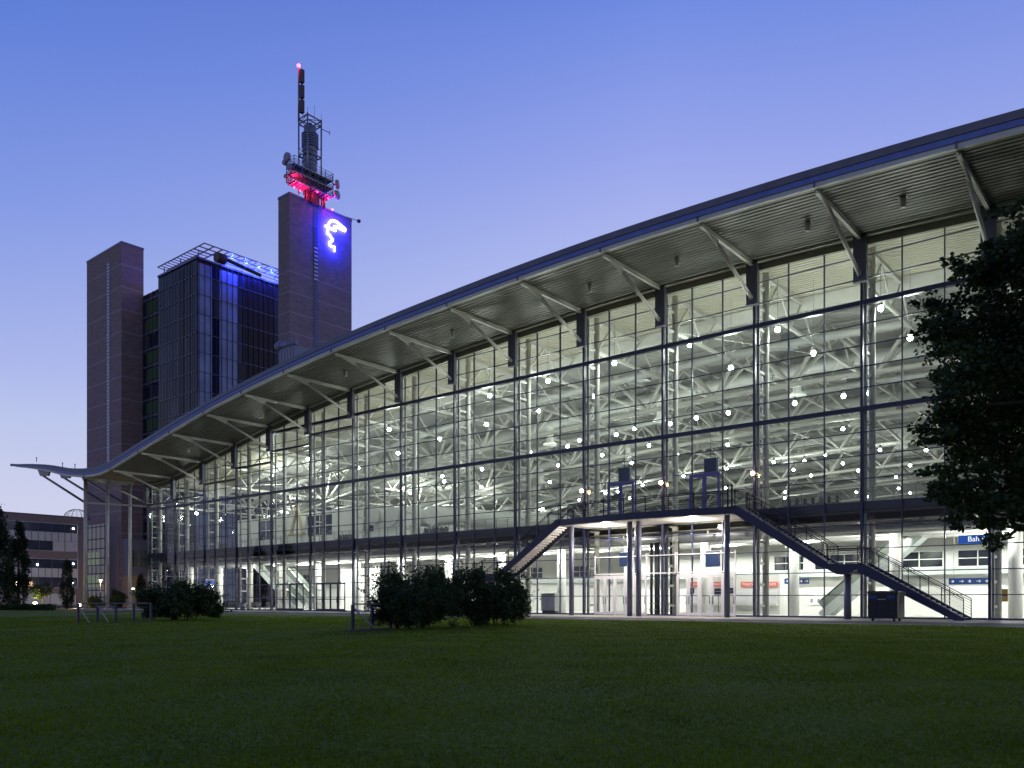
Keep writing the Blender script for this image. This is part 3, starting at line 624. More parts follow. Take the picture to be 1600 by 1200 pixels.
for s, xe in ((-1, XLp), (1, XRp)):
    rail([(xe, YBk, 7.62),(xe, -.5, 7.62)], 'side_railing')
    X0, X1, X2, X3 = xe, xe+s*6.35, xe+s*8.2, xe+s*14.1; zm = 3.46
    for (xa, za, xb, zb, nm) in ((X0,7.62,X1,zm,'upper_flight'),(X2,zm,X3,.03,'lower_flight')):
        mb = MB(); h = .46
        for yy in (YA, YBk):
            mb.prism([(xa,za-h*1.05),(xa,za+.06),(xa+s*.25,za+.06),(xb,zb+.16),(xb+s*.02,zb-h*.6 if zb > 1 else zb),(xb-s*.5,zb-.13 if zb > 1 else zb)] if True else [], 'y', yy-.05, yy+.05)
        fl = mb.build(nm, 'steel_blue', st)
        ns = int(round((za-zb)/.172)); mb = MB()
        for i in range(1, ns):
            x = xa+(xb-xa)*i/ns; z = za-(za-zb)*i/ns; w = abs(xb-xa)/ns
            mb.box(x-w*.55, x+w*.55, YA+.055, YBk-.055, z-.045, z); xr_ = x-s*w*.5; mb.box(xr_-.015, xr_+.015, YA+.055, YBk-.055, z-.02, z+.13)
        mb.build('treads', 'concrete', fl)
        for yy in (YA, YBk): rail([(xa+s*.1,yy,za+.05),(xb,yy,zb+.15)], 'stair_railing')
    mb = MB(); xa, xb = min(X1,X2), max(X1,X2)
    mb.prism([(xa,zm-.30),(xa,zm),(xb,zm),(xb,zm-.30),((xa+xb)/2+.35,zm-.62),((xa+xb)/2-.35,zm-.62)], 'y', YA-.06, YBk+.06); mb.build('landing', 'steel_blue', st)
    xc = (xa+xb)/2; yc = (YA+YBk)/2; MB().tube((xc,yc,0),(xc,yc,zm-.6),.23,14).build('landing_column', 'casing', st)
    for yy in (YA, YBk): rail([(X1,yy,zm),(X2,yy,zm)], 'landing_railing')
MB().box(XRp+13.3, XRp+14.9, YA-.3, YBk+.3, -.02, .03).build('footing', 'concrete', st)
for x in (XRp-.35, XRp-.05): MB().beam((x,YA-.15,7.5),(x,YA-.15,9.1),.09,.09).build('gate_post', 'dark_metal', st)

# dark waste container
p0 = onZ(1355.5, 970.5, 0); p1 = onZ(1403, 971, 0); cx0 = p0.x; cw = 1.85; cyf = -6.9
t = thing('waste_container', (cx0+cw/2,cyf+.6,0), 'dark wheeled waste container with two blue hatches under the right stair', 'container')
cx0 = onY(1356, 970, cyf).x; cw = onY(1402, 970, cyf).x-cx0
MB().box(cx0,cx0+cw,cyf,cyf+1.5,.16,1.58).build('body', 'black', t)
MB().prism([(cyf-.06,1.58),(cyf+1.56,1.58),(cyf+1.5,1.70),(cyf+.1,1.74)], 'x', cx0-.05, cx0+cw+.05).build('lid', 'black', t)
for a in (.06, .66): MB().box(cx0+cw*a,cx0+cw*(a+.25),cyf-.03,cyf-.003,1.28,1.5).build('hatch', 'blue_sign', t)
MB().box(cx0+cw*.34,cx0+cw*.62,cyf-.03,cyf-.003,1.23,1.29).build('handle', 'grey_metal', t)
mb = MB()
for a in (.30, .69): mb.box(cx0+cw*a-.02,cx0+cw*a+.02,cyf-.025,cyf-.004,.2,1.2)
for z in (.45, .85): mb.box(cx0+.02,cx0+cw-.02,cyf-.02,cyf-.005,z-.03,z+.03)
mb.build('stiffener', 'dark_metal', t)
for a in (.14,.86):
    for yy in (cyf+.2, cyf+1.3): MB().tube((cx0+cw*a-.06,yy,.10),(cx0+cw*a+.06,yy,.10),.10,12).build('wheel', 'black', t)
for a in (.30,.62): MB().box(cx0+cw*a,cx0+cw*(a+.16),cyf-.05,cyf+.1,.05,.13).build('lifting_shoe', 'panel_grey', t)

# ------------------------------------------------------------------ plants
def stems(t, c, n, r, h, m='bark'):
    mb = MB(); c = Vector(c)
    for i in range(n):
        a = random.uniform(0, 6.28); q = c+Vector((math.cos(a)*r*random.uniform(.1,1), math.sin(a)*r*random.uniform(.1,1), h*random.uniform(.5,.95)))
        b = c+Vector((math.cos(a)*r*.3, math.sin(a)*r*.3, -.05)); mid = b.lerp(q, .5)+Vector((random.uniform(-.1,.1),random.uniform(-.1,.1),0))
        mb.tube(b, mid, .03, 5, .02); mb.tube(mid, q, .02, 5, .006)
    return mb.build('stems', m, t)
def bush(label, specs, n, size, group=None, m='leaf_bush', stem_at=None, name='bush'):
    xs_ = [s[0] for s in specs]; ys_ = [s[1] for s in specs]; c = (sum(xs_)/len(xs_), sum(ys_)/len(ys_), 0)
    t = thing(name, c, label, 'bush', group); stems(t, c, 14, max(s[3] for s in specs)*1.2, max(s[2]+s[5] for s in specs))
    cl = []
    for (x,y,z,rx,ry,rz) in specs:
        for k in range(26):
            dd = rng.normal(size=3); dd /= np.linalg.norm(dd); q = np.array((x,y,z))+dd*np.array((rx,ry,rz))*rng.uniform(.5,.92); r = rng.uniform(.22,.38)*min(rx,rz)
            if q[2]-r > .05: cl.append((*q,r,r,r*1.1))
        cl.append((x,y,z,rx*.7,ry*.7,rz*.7))
    # long shoots standing out of the outline
    pts = []
    for k in range(240):
        x,y,z,rx,ry,rz = specs[rng.integers(len(specs))]; a = rng.uniform(0,6.28); e = rng.uniform(.0,1.4); dv = np.array((math.cos(a)*math.cos(e), math.sin(a)*math.cos(e), math.sin(e)))
        b0 = np.array((x,y,z))+dv*np.array((rx,ry,rz))*.85
        L = rng.uniform(.35,1.1)
        for j in range(11): pts.append(b0+dv*(.065*L*j*rng.uniform(.8,1.4))+rng.normal(size=3)*.05)
    leaves('foliage', np.vstack([clump_pts(cl, n), np.array(pts)]), size, m, t, c); return t
def bpos(px, py, dd): v = atD(px, py, dd); return v.x, v.y, v.z
d1 = 33.; k = d1/F_PX
def bl(px, py, dd, rpx, rpz, dr): x, y, z = bpos(px, py, dd); return (x, y, z, rpx*dd/F_PX, dr, rpz*dd/F_PX)
bush('broad dark bush left of its twin, beside the short railing on the lawn', [bl(625,938,34,40,45,1.0),bl(672,935,34,46,46,1.1),bl(650,948,33,55,36,1.1),bl(605,922,34.5,24,30,.8),bl(700,938,35,30,46,.9),bl(600,950,34,20,30,.8)], 30000, .105, 'bushes on the lawn')
bush('broad dark bush in front of the foot of the left stair', [bl(738,937,37,40,46,1.1),bl(790,935,39,34,42,1.0),bl(768,948,37.5,46,28,1.0),bl(805,948,39.5,22,28,.9)], 26000, .11, 'bushes on the lawn')
bush('low wide dark bush near the far left corner of the hall', [bl(240,943,49,24,24,1.0),bl(280,936,49,38,28,1.2),bl(312,940,50,28,26,1.0),bl(265,952,48,46,18,1.2),bl(334,955,51,12,14,.6)], 26000, .14, 'bushes on the lawn')

# big tree at the right edge
tb = atD(1740, 938, 19.5); tb = Vector((tb.x, tb.y, 0)); t = thing('broadleaf_tree', tb, 'large dark broadleaf tree overhanging the right side of the lawn', 'tree')
def limb(mb, p, q, r0, r1, k=4, wob=.25):
    p, q = Vector(p), Vector(q); pts = [p.lerp(q, i/k)+Vector((random.uniform(-wob,wob),random.uniform(-wob,wob),random.uniform(-wob,wob)))*(0 < i < k) for i in range(k+1)]
    for i in range(k): mb.tube(pts[i], pts[i+1], r0+(r1-r0)*i/k, 8, r0+(r1-r0)*(i+1)/k)
mb = MB(); limb(mb, tb, tb+Vector((.2,.1,5.5)), .34, .22, 5, .1); limb(mb, tb+Vector((.2,.1,5.4)), tb+Vector((0,.3,11)), .22, .05, 5, .2); SIL = [(1590,330),(1572,360),(1545,385),(1510,405),(1492,425),(1470,455),(1436,485),(1452,505),(1475,535),(1500,555),(1490,580),(1462,595),(1450,620),(1446,650),(1468,675),(1480,705),(1466,735),(1462,765),(1480,790),(1497,815),(1520,828),(1560,822),(1590,832),
       (1620,300),(1650,280),(1700,255),(1750,250),(1800,270),(1860,300),(1920,350),(1980,420),(2020,500),(2030,580),(2010,660),(1980,720),(1930,780),(1870,820),(1810,835),(1750,840),(1690,838),(1640,838)]
cl = []
ctr = atD(1730, 560, 19.5)
for px, py in SIL:
    dd = 19.5+rng.uniform(-1.2,1.2); p = atD(px+28*(px < 1640)*1, py+(18 if py < 500 else -14 if py > 780 else 0), dd); r = rng.uniform(.22,.38); cl.append((p.x,p.y,p.z,r*1.25,r*1.25,r*.8))
    for q_ in range(7):
        o_ = rng.normal(size=3)*np.array((.45,.45,.38)); rr_ = rng.uniform(.10,.24); cl.append((p.x+o_[0],p.y+o_[1],p.z+o_[2],rr_*1.5,rr_*1.5,rr_*.7))
    if random.random() < .7: limb(mb, tb+Vector((.1,.1,min(9.5, max(3.2, p.z-1.5)))), p, .09, .012, 5, .2)
for k in range(190):
    dd = rng.normal(size=3); dd /= np.linalg.norm(dd); rr = rng.uniform(.15,.93); q = np.array(ctr)+dd*np.array((4.0,4.0,4.1))*rr; r = rng.uniform(.45,.85); cl.append((*q,r*1.2,r*1.2,r*.75))
# keep clumps inside the outline seen from the lawn
mb.build('trunk', 'bark', t)
leaves('crown', clump_pts(cl, 120000, .1), .125, 'leaf_big', t, tb, aspect=.75)

# trees and planting at the far left
def column_tree(px, base_d, top_py, wpx, label, n, size, m='leaf_conifer', group='trees by the grey building', name='columnar_tree', base=0):
    p = atD(px, 938, base_d); p = Vector((p.x,p.y,0)); h = atD(px, top_py, base_d).z; w = wpx*base_d/F_PX/2
    t = thing(name, p, label, 'tree', group); MB().tube(p, p+Vector((0,0,h*.9)), .14+h*.008, 8, .03).build('trunk', 'bark', t)
    cl = []
    for k in range(60):
        f = rng.uniform(.04,1); ww = w*(.55+.6*f if f < .35 else (1-f)**.6*1.05+.08); a = rng.uniform(0,6.28); r = rng.uniform(.18,.42)*w
        cl.append((p.x+math.cos(a)*ww*.75, p.y+math.sin(a)*ww*.75, max(base, h*f*.96), r, r, r*1.9))
    leaves('crown', clump_pts(cl, n, .2), size, m, t, p); return t
column_tree(-4, 100, 790, 52, 'tallest dark columnar tree, cut by the left edge of the view', 9000, .28)
column_tree(29, 104, 812, 36, 'dark slender columnar tree standing before the grey office building', 8000, .26)
column_tree(105, 118, 876, 26, 'small green columnar tree left of the white canopy columns, lit from below', 4000, .22, 'leaf_conifer')
column_tree(221, 120, 897, 20, 'small narrow tree beside the corner of the glass hall', 3000, .2, 'leaf_conifer')
def round_tree(px, dd, cpy, rpx, rpz, label, n, size, m):
    p = atD(px, 938, dd); p = Vector((p.x,p.y,0)); c = atD(px, cpy, dd); s = dd/F_PX
    t = thing('young_tree', p, label, 'tree', 'trees by the grey building'); mb = MB(); mb.tube(p, c, .10, 8, .05)
    cl = []
    for k in range(26):
        v = rng.normal(size=3); v /= np.linalg.norm(v); q = np.array(c)+v*np.array((rpx*s,rpx*s,rpz*s))*rng.uniform(.3,.85); r = rng.uniform(.25,.4)*rpx*s; cl.append((*q,r,r,r*.6)); 
        if k < 9: mb.tube(p.lerp(c,.7), q, .04, 5, .01)
    mb.build('trunk', 'bark', t); leaves('crown', clump_pts(cl, n, .2), size, m, t, p)
round_tree(67, 122, 922, 20, 18, 'young thin crowned tree before the ground floor windows of the grey building', 2200, .24, 'leaf_bush')
round_tree(186, 135, 930, 14, 16, 'dark layered young tree between the two left street lamps', 2200, .24, 'leaf_conifer')
for px, dd, lab in ((146,125,'round yellow green shrub lit by the lamp at the foot of a white column'),(181,125,'round yellow green shrub in front of the dark layered tree')):
    p = atD(px, 938, dd); s = dd/F_PX; t = bush(lab, [(p.x,p.y,.75,10*s,1.0,.8),(p.x+.6,p.y,.6,7*s,.8,.6)], 1800, .16, 'lit shrubs', 'leaf_light', name='shrub')
p = atD(50, 938, 98); q = atD(86, 938, 98); a = atD(-60, 938, 98)
t = thing('low_hedge', ((p.x+q.x)/2,(p.y+q.y)/2,0), 'low dark clipped hedge at the far left end of the lawn', 'hedge')
cl = []
for k in range(120): f = rng.uniform(0,1); c = a.lerp(q, f); cl.append((c.x,c.y,.35,.6,.6,.45))
leaves('foliage', clump_pts(cl, 7000), .2, 'leaf_bush', t, ((p.x+q.x)/2,(p.y+q.y)/2,0)); MB().beam((a.x,a.y,.3),(q.x,q.y,.3),.5,.5).build('branches', 'bark', t)

# ------------------------------------------------------------------ railings round the sunken stairs in the lawn
def lawn_rail(label, px0, px1, d0, d1, npost, diag):
    a = atD(px0, 938, d0); b = atD(px1, 938, d1); a.z = b.z = .02
    t = thing('guard_railing', (a+b)/2, label, 'railing', 'railings on the lawn'); up = Vector((0,0,1.0))
    for i in range(npost):
        p = a.lerp(b, i/(npost-1)); MB().beam(p-Vector((0,0,.1)), p+up, .10, .10).build('post', 'steel_blue', t)
    MB().beam(a+up*1.03, b+up*1.03, .06, .05).build('top_rail', 'casing', t)
    mb = MB()
    for z in (.2,.4,.6,.8): mb.tube(a+Vector((0,0,z)), b+Vector((0,0,z)), .012, 5)
    mb.build('wires', 'dark_metal', t)
    side = Vector((-CT,ST,0))*-1; 
    for (f, g) in diag:
        p = a.lerp(b, f); q = a.lerp(b, g)+side*1.2; MB().tube(p+up*.92, q+Vector((0,0,.06)), .035, 8).build('sloping_handrail', 'grey_metal', t)
    mb = MB(); mb.beam(a+side*.05+Vector((0,0,.03)), b+side*.05+Vector((0,0,.03)), .2, .05); mb.beam(a+side*1.3+Vector((0,0,.03)), b+side*1.3+Vector((0,0,.03)), .15, .05); mb.build('kerbstone', 'asphalt', t)
lawn_rail('short blue post railing with a sloping handrail left of the middle bush', 551, 610, 32.5, 34, 3, [(0,.72)])
lawn_rail('longer blue post railing with sloping handrails beside the low left bush', 122, 236, 42, 45, 5, [(0,.3),(.25,.55)])

# ------------------------------------------------------------------ office tower behind the hall
ot = thing('office_tower', (-155,30,0), 'high rise of two brown brick shafts flanking a dark glazed office block', 'tower')
T1 = dict(x0=-201.4, x1=-184.1, y0=28.4, y1=33.4, z=80.2); T2 = dict(x0=-130.3, x1=-126.9, y0=31.9, y1=46.1, z=74.4); BL = dict(x0=-163.8, x1=-148.9, y0=26.5, y1=44.8, z=67.0)
s1 = MB().box(T1['x0'],T1['x1'],T1['y0'],T1['y1'],0,T1['z']).build('shaft', 'brick_a', ot)
s2 = MB().box(T2['x0'],T2['x1'],T2['y0'],T2['y1'],0,T2['z']).build('shaft', 'brick_b', ot)
for s, T in ((s1,T1),(s2,T2)):
    mb = MB(); a, b, c, d_ = T['x0']-.08, T['x1']+.08, T['y0']-.08, T['y1']+.08
    mb.box(a,b,c,c+.25,T['z']-.12,T['z']+.3); mb.box(b-.25,b,c+.253,d_,T['z']-.12,T['z']+.3); mb.build('parapet', 'casing', s)
# ladder-like window strips
xa, xb = onY(167.5, 600, T1['y0']).x, onY(172, 600, T1['y0']).x; mb = MB(); mb.box(xa,xb,T1['y0']-.06,T1['y0']-.004,17,T1['z']-3); st1 = mb.build('window_strip', 'tower_strip', s1); mb = MB()
for z in np.arange(17.4, T1['z']-3, .75): mb.box(xa+.15,xb-.15,T1['y0']-.14,T1['y0']-.063,z,z+.3)
mb.build('slats', 'panel_grey', st1)
ya, yb = onX(489.5, 450, T2['x1']).y, onX(496.5, 450, T2['x1']).y; mb = MB(); mb.box(T2['x1']+.004,T2['x1']+.06,ya,yb,10,T2['z']-.2); st2 = mb.build('window_strip', 'tower_strip', s2); mb = MB()
for z in np.arange(10.4, T2['z']-4, .62): mb.box(T2['x1']+.063,T2['x1']+.14,ya+.15,yb-.15,z,z+.22)
mb.build('slats', 'tower_strip', st2)
mb = MB()
for k in range(9): mb.box(T2['x1']+.15,T2['x1']+.19,ya+.1,yb-.1,66.2-k*.72,66.2-k*.72+.25)
mb.build('louvre', 'panel_grey', st2)
# glazed office block
blk = MB().box(BL['x0'],BL['x1'],BL['y0'],BL['y1'],0,BL['z']).build('glass_block', 'curtain', ot)
mat('pane_reflection', (.30,.37,.52), .35, 0, .25, .4, spec=.9); mat('pane_red', (.028,.016,.020), .3, 0, .2, .5, spec=.2)  # pale blue reflection on the block's glass is put into the base colour
for a, b, m in ((309.5,331,'pane_reflection'),(343,371,'pane_reflection'),(383,428,'pane_red')):
    y0, y1 = onX(a, 500, BL['x1']).y, onX(b, 500, BL['x1']).y
    MB().box(BL['x1']+.003,BL['x1']+.05,y0,y1,1,BL['z']-.9).build('pane_column', m, blk)
for a, b, m in ((279,287,'pane_red'),(296,301,'pane_red')):
    x0, x1 = onY(a, 500, BL['y0']).x, onY(b, 500, BL['y0']).x
    MB().box(x0,x1,BL['y0']-.05,BL['y0']-.003,1 if m == 'pane_red' else 58,BL['z']-.9).build('pane_column', m, blk)
mb = MB()
for z in np.arange(4.2, BL['z'], 3.72): mb.box(BL['x1']+.053,BL['x1']+.12,BL['y0']+.1,BL['y1'],z,z+.14); mb.box(BL['x0'],BL['x1'],BL['y0']-.12,BL['y0']-.053,z,z+.14)
mb.build('floor_edge', 'casing', blk); mb = MB()
for y in np.arange(BL['y0']+.3, BL['y1'], 1.2): mb.box(BL['x1']+.125,BL['x1']+.22,y-.05,y+.05,0,BL['z']-.3)
for x in np.arange(BL['x0']+.3, BL['x1'], 1.2): mb.box(x-.05,x+.05,BL['y0']-.22,BL['y0']-.125,0,BL['z']-.3)
mb.build('fins', 'dark_metal', blk)
mb = MB(); mb.box(BL['x1']+.003,BL['x1']+.3,BL['y0']-.3,BL['y1'],BL['z']-.25,BL['z']+.1); mb.box(BL['x0'],BL['x1']+.3,BL['y0']-.303,BL['y0']-.003,BL['z']-.25,BL['z']+.1); mb.build('roof_edge', 'casing', blk)
# pergola over the roof
px0, px1, py0, py1, pz = -163.2, -145.4, 26.0, 45.2, 68.6
mb = MB()
for dy in (0,2.0,3.8): mb.beam((px0,py0+dy,pz),(px1,py0+dy,pz),.16,.2)
for dx in (0,2.0,3.8): mb.beam((px1-dx,py0,pz-.02),(px1-dx,py1,pz-.02),.16,.2)
for k in range(13): y = py0+3.8+(py1-py0-3.8)*k/12; mb.beam((px1-3.9,y,pz-.05),(px1+.02,y,pz-.05),.12,.16)
for k in range(12): x = px0+(px1-3.9-px0)*k/11; mb.beam((x,py0-.02,pz-.05),(x,py0+3.9,pz-.05),.12,.16)
for x, y in ((-149.2,27),(-149.2,33),(-149.2,39),(-149.2,44),(-156,27),(-162.5,27)): mb.tube((x,y,BL['z']-.5),(x,y,pz),.12,6)
mb.build('roof_pergola', 'grey_metal', ot)
# slim blue lit tubes under the pergola
bt = thing('blue_tube_lamp', (-148.3,38.5,67.6), 'blue glowing lamp tube along the office block roof edge below the pergola', 'lamp')
MB().tube((-148.4,31.5,67.55),(-148.4,44.6,67.55),.10,8).build('tube', 'neon_blue', bt); mb = MB()
for y in (32,36,40,44): mb.box(-148.5,-148.3,y-.05,y+.05,67.1,67.46)
mb.build('bracket', 'casing', bt)
for y in (33.5,36.5,39.5,42.5): lamp(bt, (-148.0,y,67.9), 3200, (.02,.04,1), .3)
rc = atD(347, 404, 158); t = thing('roof_crane', rc, 'dark round hooded roof crane on the edge of the glazed office block', 'crane')
MB().tube(rc+Vector((-.6,-.9,.2)), rc+Vector((-.6,.9,.2)), .95, 16).build('hood', 'antenna_brown', t); MB().beam(rc+Vector((-.6,.9,.4)), rc+Vector((-.9,9,-.3)), .5, .5).build('jib', 'steel_blue', t); MB().tube((rc.x-.8,rc.y,66.6), rc, .3, 8).build('post', 'casing', t)
# glazed stair link with dim greenish floors
lk = MB().box(T1['x1']+.01,BL['x0']-.01,33.2,39,0,69.6).build('stair_link', 'curtain', ot); mb = MB(); m2 = MB()
for k in range(18):
    z = 5+k*3.72; mb.box(T1['x1']+.02,BL['x0']-.02,33.06,33.195,z-.35,z+.15)
    if k % 3 != 2: m2.box(T1['x1']+2,BL['x0']-8,33.15,33.196,z+.4,z+3.1)
mb.build('floor_edge', 'casing', lk); m2.build('dim_window', 'green_glow', lk); mb = MB()
for x in np.arange(T1['x1']+1, BL['x0'], 1.9): mb.box(x-.06,x+.06,33.0,33.055,0,69.6)
mb.build('fins', 'dark_metal', lk)
# ground floor of the left shaft: tall glazed entrance, brown wall, podium
yf = T1['y0']; xa, xb = onY(139, 900, yf).x, onY(166, 900, yf).x
eg = MB().box(xa,xb,yf-.30,yf-.004,0,18.6).build('entrance_glazing', 'dark_glass', ot); mb = MB()
for z0, z1 in ((9.0,12.2),(4.2,7.0)): mb.box(xa+.3,xb-2.6,yf-.33,yf-.303,z0,z1)
mb.build('lit_window', 'blue_glow', eg)
eg.children[0].data.materials.clear(); emit('entr_glow', (.60,.74,.60), .20); eg.children[0].data.materials.append(MATS['entr_glow']); mb = MB()
for z in (1.9,3.5,5.0,7.3,9.2,10.8,13,15.2,18.0): mb.box(xa,xb,yf-.42,yf-.335,z-.12,z+.12)
for x in np.linspace(xa,xb,5): mb.box(x-.1,x+.1,yf-.46,yf-.425,0,18.6)
mb.build('frame', 'black', eg)
MB().box(xb+.02,T1['x1']-1.2,yf-.22,yf-.004,0,16.5).build('brown_wall', 'bldg_brown', ot)
X = T1['x1']; pod = MB().box(X+.01,X+2.4,yf+.2,yf+9,6.7,14.7).build('podium', 'box_grey', ot)
MB().box(X+.01,X+2.0,yf+.4,yf+9,0,6.697).build('podium_base', 'peach', pod); mb = MB()
for a, b in ((yf+.7,yf+2.3),(yf+3.0,yf+5.6)): mb.box(X+2.403,X+2.45,a,b,8.6,12.2)
pw = mb.build('window', 'green_panel', pod); mb = MB()
for a, b in ((yf+.7,yf+2.3),(yf+3.0,yf+5.6)): mb.box(X+2.453,X+2.5,a,b,10.3,10.42); mb.box(X+2.453,X+2.5,(a+b)/2-.06,(a+b)/2+.06,8.6,12.2)
mb.build('frame', 'black', pw)
# small camera boom at the top corner
mb = MB(); mb.tube((T2['x1'],T2['y1']-1.5,T2['z']+.3),(T2['x1']+.2,T2['y1']+1.6,T2['z']+.5),.06,6); mb.box(T2['x1']-.1,T2['x1']+.4,T2['y1']+1.4,T2['y1']+1.9,T2['z']+.25,T2['z']+.75); mb.build('camera_boom', 'dark_metal', ot)

# neon emblem on the taller shaft
A = [(205,420),(435,532),(412,440),(455,432),(560,490),(660,538)]; Bc = [(660,538),(662,488),(540,385),(450,312),(380,292),(318,310),(280,370),(262,460),(250,590),(305,635),(335,690),(372,735),(360,778),(300,802),(302,870),(345,900),(412,912),(412,1005)]
sx = T2['x1']+.45
def lp(c): return onX(495+c[0]*.06667, 325+c[1]*.06667, sx)
cen = lp((400,640)); sg = thing('neon_sign', cen, 'white neon emblem of a helmeted head in profile glowing blue on the brick shaft', 'sign')
mb = MB()
for pts in (A, Bc):
    q = [lp(c) for c in pts]; mb.path(q, .22, 8)
    for v in q: mb.ball(v, .22, 8, 5)
mb.build('neon_tube', 'neon', sg)
mb = MB()
for c in ((262,460),(540,390),(335,690),(412,950),(430,528)): v = lp(c); mb.tube((T2['x1'],v.y,v.z), v, .05, 6)
mb.build('standoff', 'dark_metal', sg)
for c in ((240,440),(300,330),(420,330),(540,430),(640,500),(420,480),(280,580),(350,690),(310,800),(350,900),(410,980)): v = lp(c); lamp(sg, (sx+.75,v.y,v.z), 520, (.0,.003,1), .25)

# lattice antenna head on the taller shaft
Xc = -125.7; zc = T2['z']; c0 = onX(459.5, 280, Xc); y0 = c0.y; x1 = Xc; x0 = onY(447.5, 288, y0).x; y1 = onX(520.5, 310, Xc).y
am = thing('antenna_mast', ((x0+x1)/2,(y0+y1)/2,zc), 'lattice antenna mast with dishes and red lights on top of the brick shaft', 'mast')
def zz(py): return onX(459.5, py, Xc).z
zf = [zz(280), zz(266.5), zz(254)]; ztop = zz(242); xm, ym = (x0+x1)/2, (y0+y1)/2
mb = MB()
for x in (x0+.9, x1-.7):
    for y in (y0+3.4, ym, y1-1.5): mb.box(x-.15,x+.15,y-.15,y+.15,zc-.2,zf[0]-.3)
mb.box(x0+1.0,x1-.9,y0+4.0,y1-2.4,zc-.2,zf[0]-.31); mb.build('base', 'dark_metal', am)
for i, z in enumerate(zf):
    mb = MB(); mb.box(x0,x1,y0,y1,z-.08,z+.10)
    for k in range(12): y = y0+(y1-y0)*(k+.5)/12; mb.box(x0+.02,x1-.02,y-.06,y+.06,z-.3,z-.082)
    mb.build('platform', 'grey_metal', am)
mb = MB()
for x in (x0,x1):
    for k in range(6): y = y0+(y1-y0)*k/5; mb.tube((x,y,zf[0]),(x,y,ztop if k != 3 else zf[2]),.07,6)
mb.tube((xm,y0,zf[0]),(xm,y0,ztop),.07,6)
for z in [zf[0]+.3,zf[0]+.55,zf[0]+.8,zf[0]+1.05,zf[1]+.25,zf[2]+.3,zf[2]+.9,zf[1]+.5,zf[1]+1.0,zf[2]+.6,ztop]:
    for a, b in (((x0,y0),(x1,y0)),((x1,y0),(x1,y1)),((x1,y1),(x0,y1)),((x0,y1),(x0,y0))): mb.tube((*a,z),(*b,z),.05,5)
mb.build('cage', 'casing', am)
mb = MB()
for (a, b, c, d_) in ((.9,2.0,2.6,3.6),(.8,2.2,4.2,5.2),(1.0,2.2,6.0,7.4)):
    MB().box(x0+a,x0+b,y0+c,y0+d_,zf[0]+.1,zf[1]-.4).build('equipment_box', 'dark_metal', am); MB().box(x0+a+.2,x0+b,y0+c+.3,y0+d_,zf[1]+.1,zf[2]-.35).build('equipment_box', 'dark_metal', am)
fn = onX(480.6, 220, -126.9); fy0 = fn.y; fx1 = -126.9; fx0 = onY(466.8, 220, fy0).x; fy1 = onX(502, 220, fx1).y; axis = Vector(((fx0+fx1)/2,(fy0+fy1)/2,0))
def zg(py): return onX(480.6, py, fx1).z
za_, R1 = zf[2], 1.28
mb = MB(); mb.lathe([(R1,zf[0]),(R1,zg(222))], axis, 18)
for py in (246,238,230): mb.lathe([(R1,zg(py)),(R1+.1,zg(py)),(R1+.1,zg(py-2)),(R1,zg(py-2))], axis, 18)
for k in range(6): a, b = zg(222-k*3.7), zg(222-(k+.62)*3.7); mb.lathe([(R1-.1,a),(R1+.28,a),(R1+.28,b),(R1-.1,b)], axis, 18)
mb.lathe([(R1-.1,zg(222)),(R1-.1,zg(200))], axis, 18); mb.lathe([(R1-.15,zg(200)),(R1-.15,zg(189)),(.7,zg(188)),(.35,zg(183)),(.0,zg(183))], axis, 18); mb.build('ringed_drum', 'drum', am)
mb = MB(); cs = ((fx0,fy0),(fx1,fy0),(fx1,fy1),(fx0,fy1))
for x, y in cs: mb.tube((x,y,zf[0]),(x,y,zg(176)),.15,8)
for z in (zg(178), zg(186), zg(236)):
    for a, b in zip(cs, cs[1:]+cs[:1]): mb.tube((*a,z),(*b,z),.13,6)

for q in range(4):
    (ax_,ay_),(bx_,by_) = cs[q], cs[(q+1)%4]
    for za2, zb2 in ((zg(236),zg(222)),(zg(186),zg(178))): mb.tube((ax_,ay_,za2),(bx_,by_,zb2),.07,5)
mb.build('lattice_frame', 'grey_metal', am)
zp = lambda py: onY(466, py, fy0).z
mb = MB(); mb.tube((fx0,fy0,zp(190)),(fx0,fy0,zp(106)),.19,8,.15); mb.build('pole', 'grey_metal', am)
for a, b in ((131,111),(155,135),(178,158)): MB().box(fx0+.28,fx0+.95,fy0-.1,fy0+.6,zp(a),zp(b)).build('panel_antenna', 'antenna_brown', am)
mb = MB()
for k, (x, y) in enumerate(((fx1,fy0),(axis.x,fy0),(fx1,axis.y),(fx1,fy1),(fx0+.5,fy1))): mb.tube((x,y,zg(177)),(x,y,zg(177)+1.2+.5*(k%3)),.03,5)
mb.tube((fx1,fy1,zg(190)),(fx1+.3,fy1+1.7,zg(191)),.07,5); mb.tube((fx1+.3,fy1+1.7,zg(195)),(fx1+.3,fy1+1.7,zg(187)),.05,5); mb.build('whip_antenna', 'dark_metal', am)
for x, y, z, r, dx, dy in ((x0+.9,y0-.3,zz(243),.85,0,-1),(x0+.1,y0-.25,zz(249),.5,0,-1),(x0+1.6,y0-.3,zz(261),.55,.3,-1),(x1+.3,y1+.5,zz(262)+.4,.85,.8,.6),(x1+.4,y1+.4,zz(279)+.3,.85,.9,.4),(x0+.5,y0-.25,zz(272),.4,0,-1)):
    mb = MB(); mb.tube((x,y,z),(x+dx*.45,y+dy*.45,z),r,14,r*.92); mb.tube((x-dx*.5,y-dy*.5,z),(x,y,z),r*.2,8); mb.build('dish_antenna', 'dish', am)
MB().ball((fx0,fy0,zp(103)), .32, 10, 6).build('red_light', 'lamp_red', am); lamp(am, (fx0,fy0-.6,zp(103)), 30, (1,.02,.12), .2)
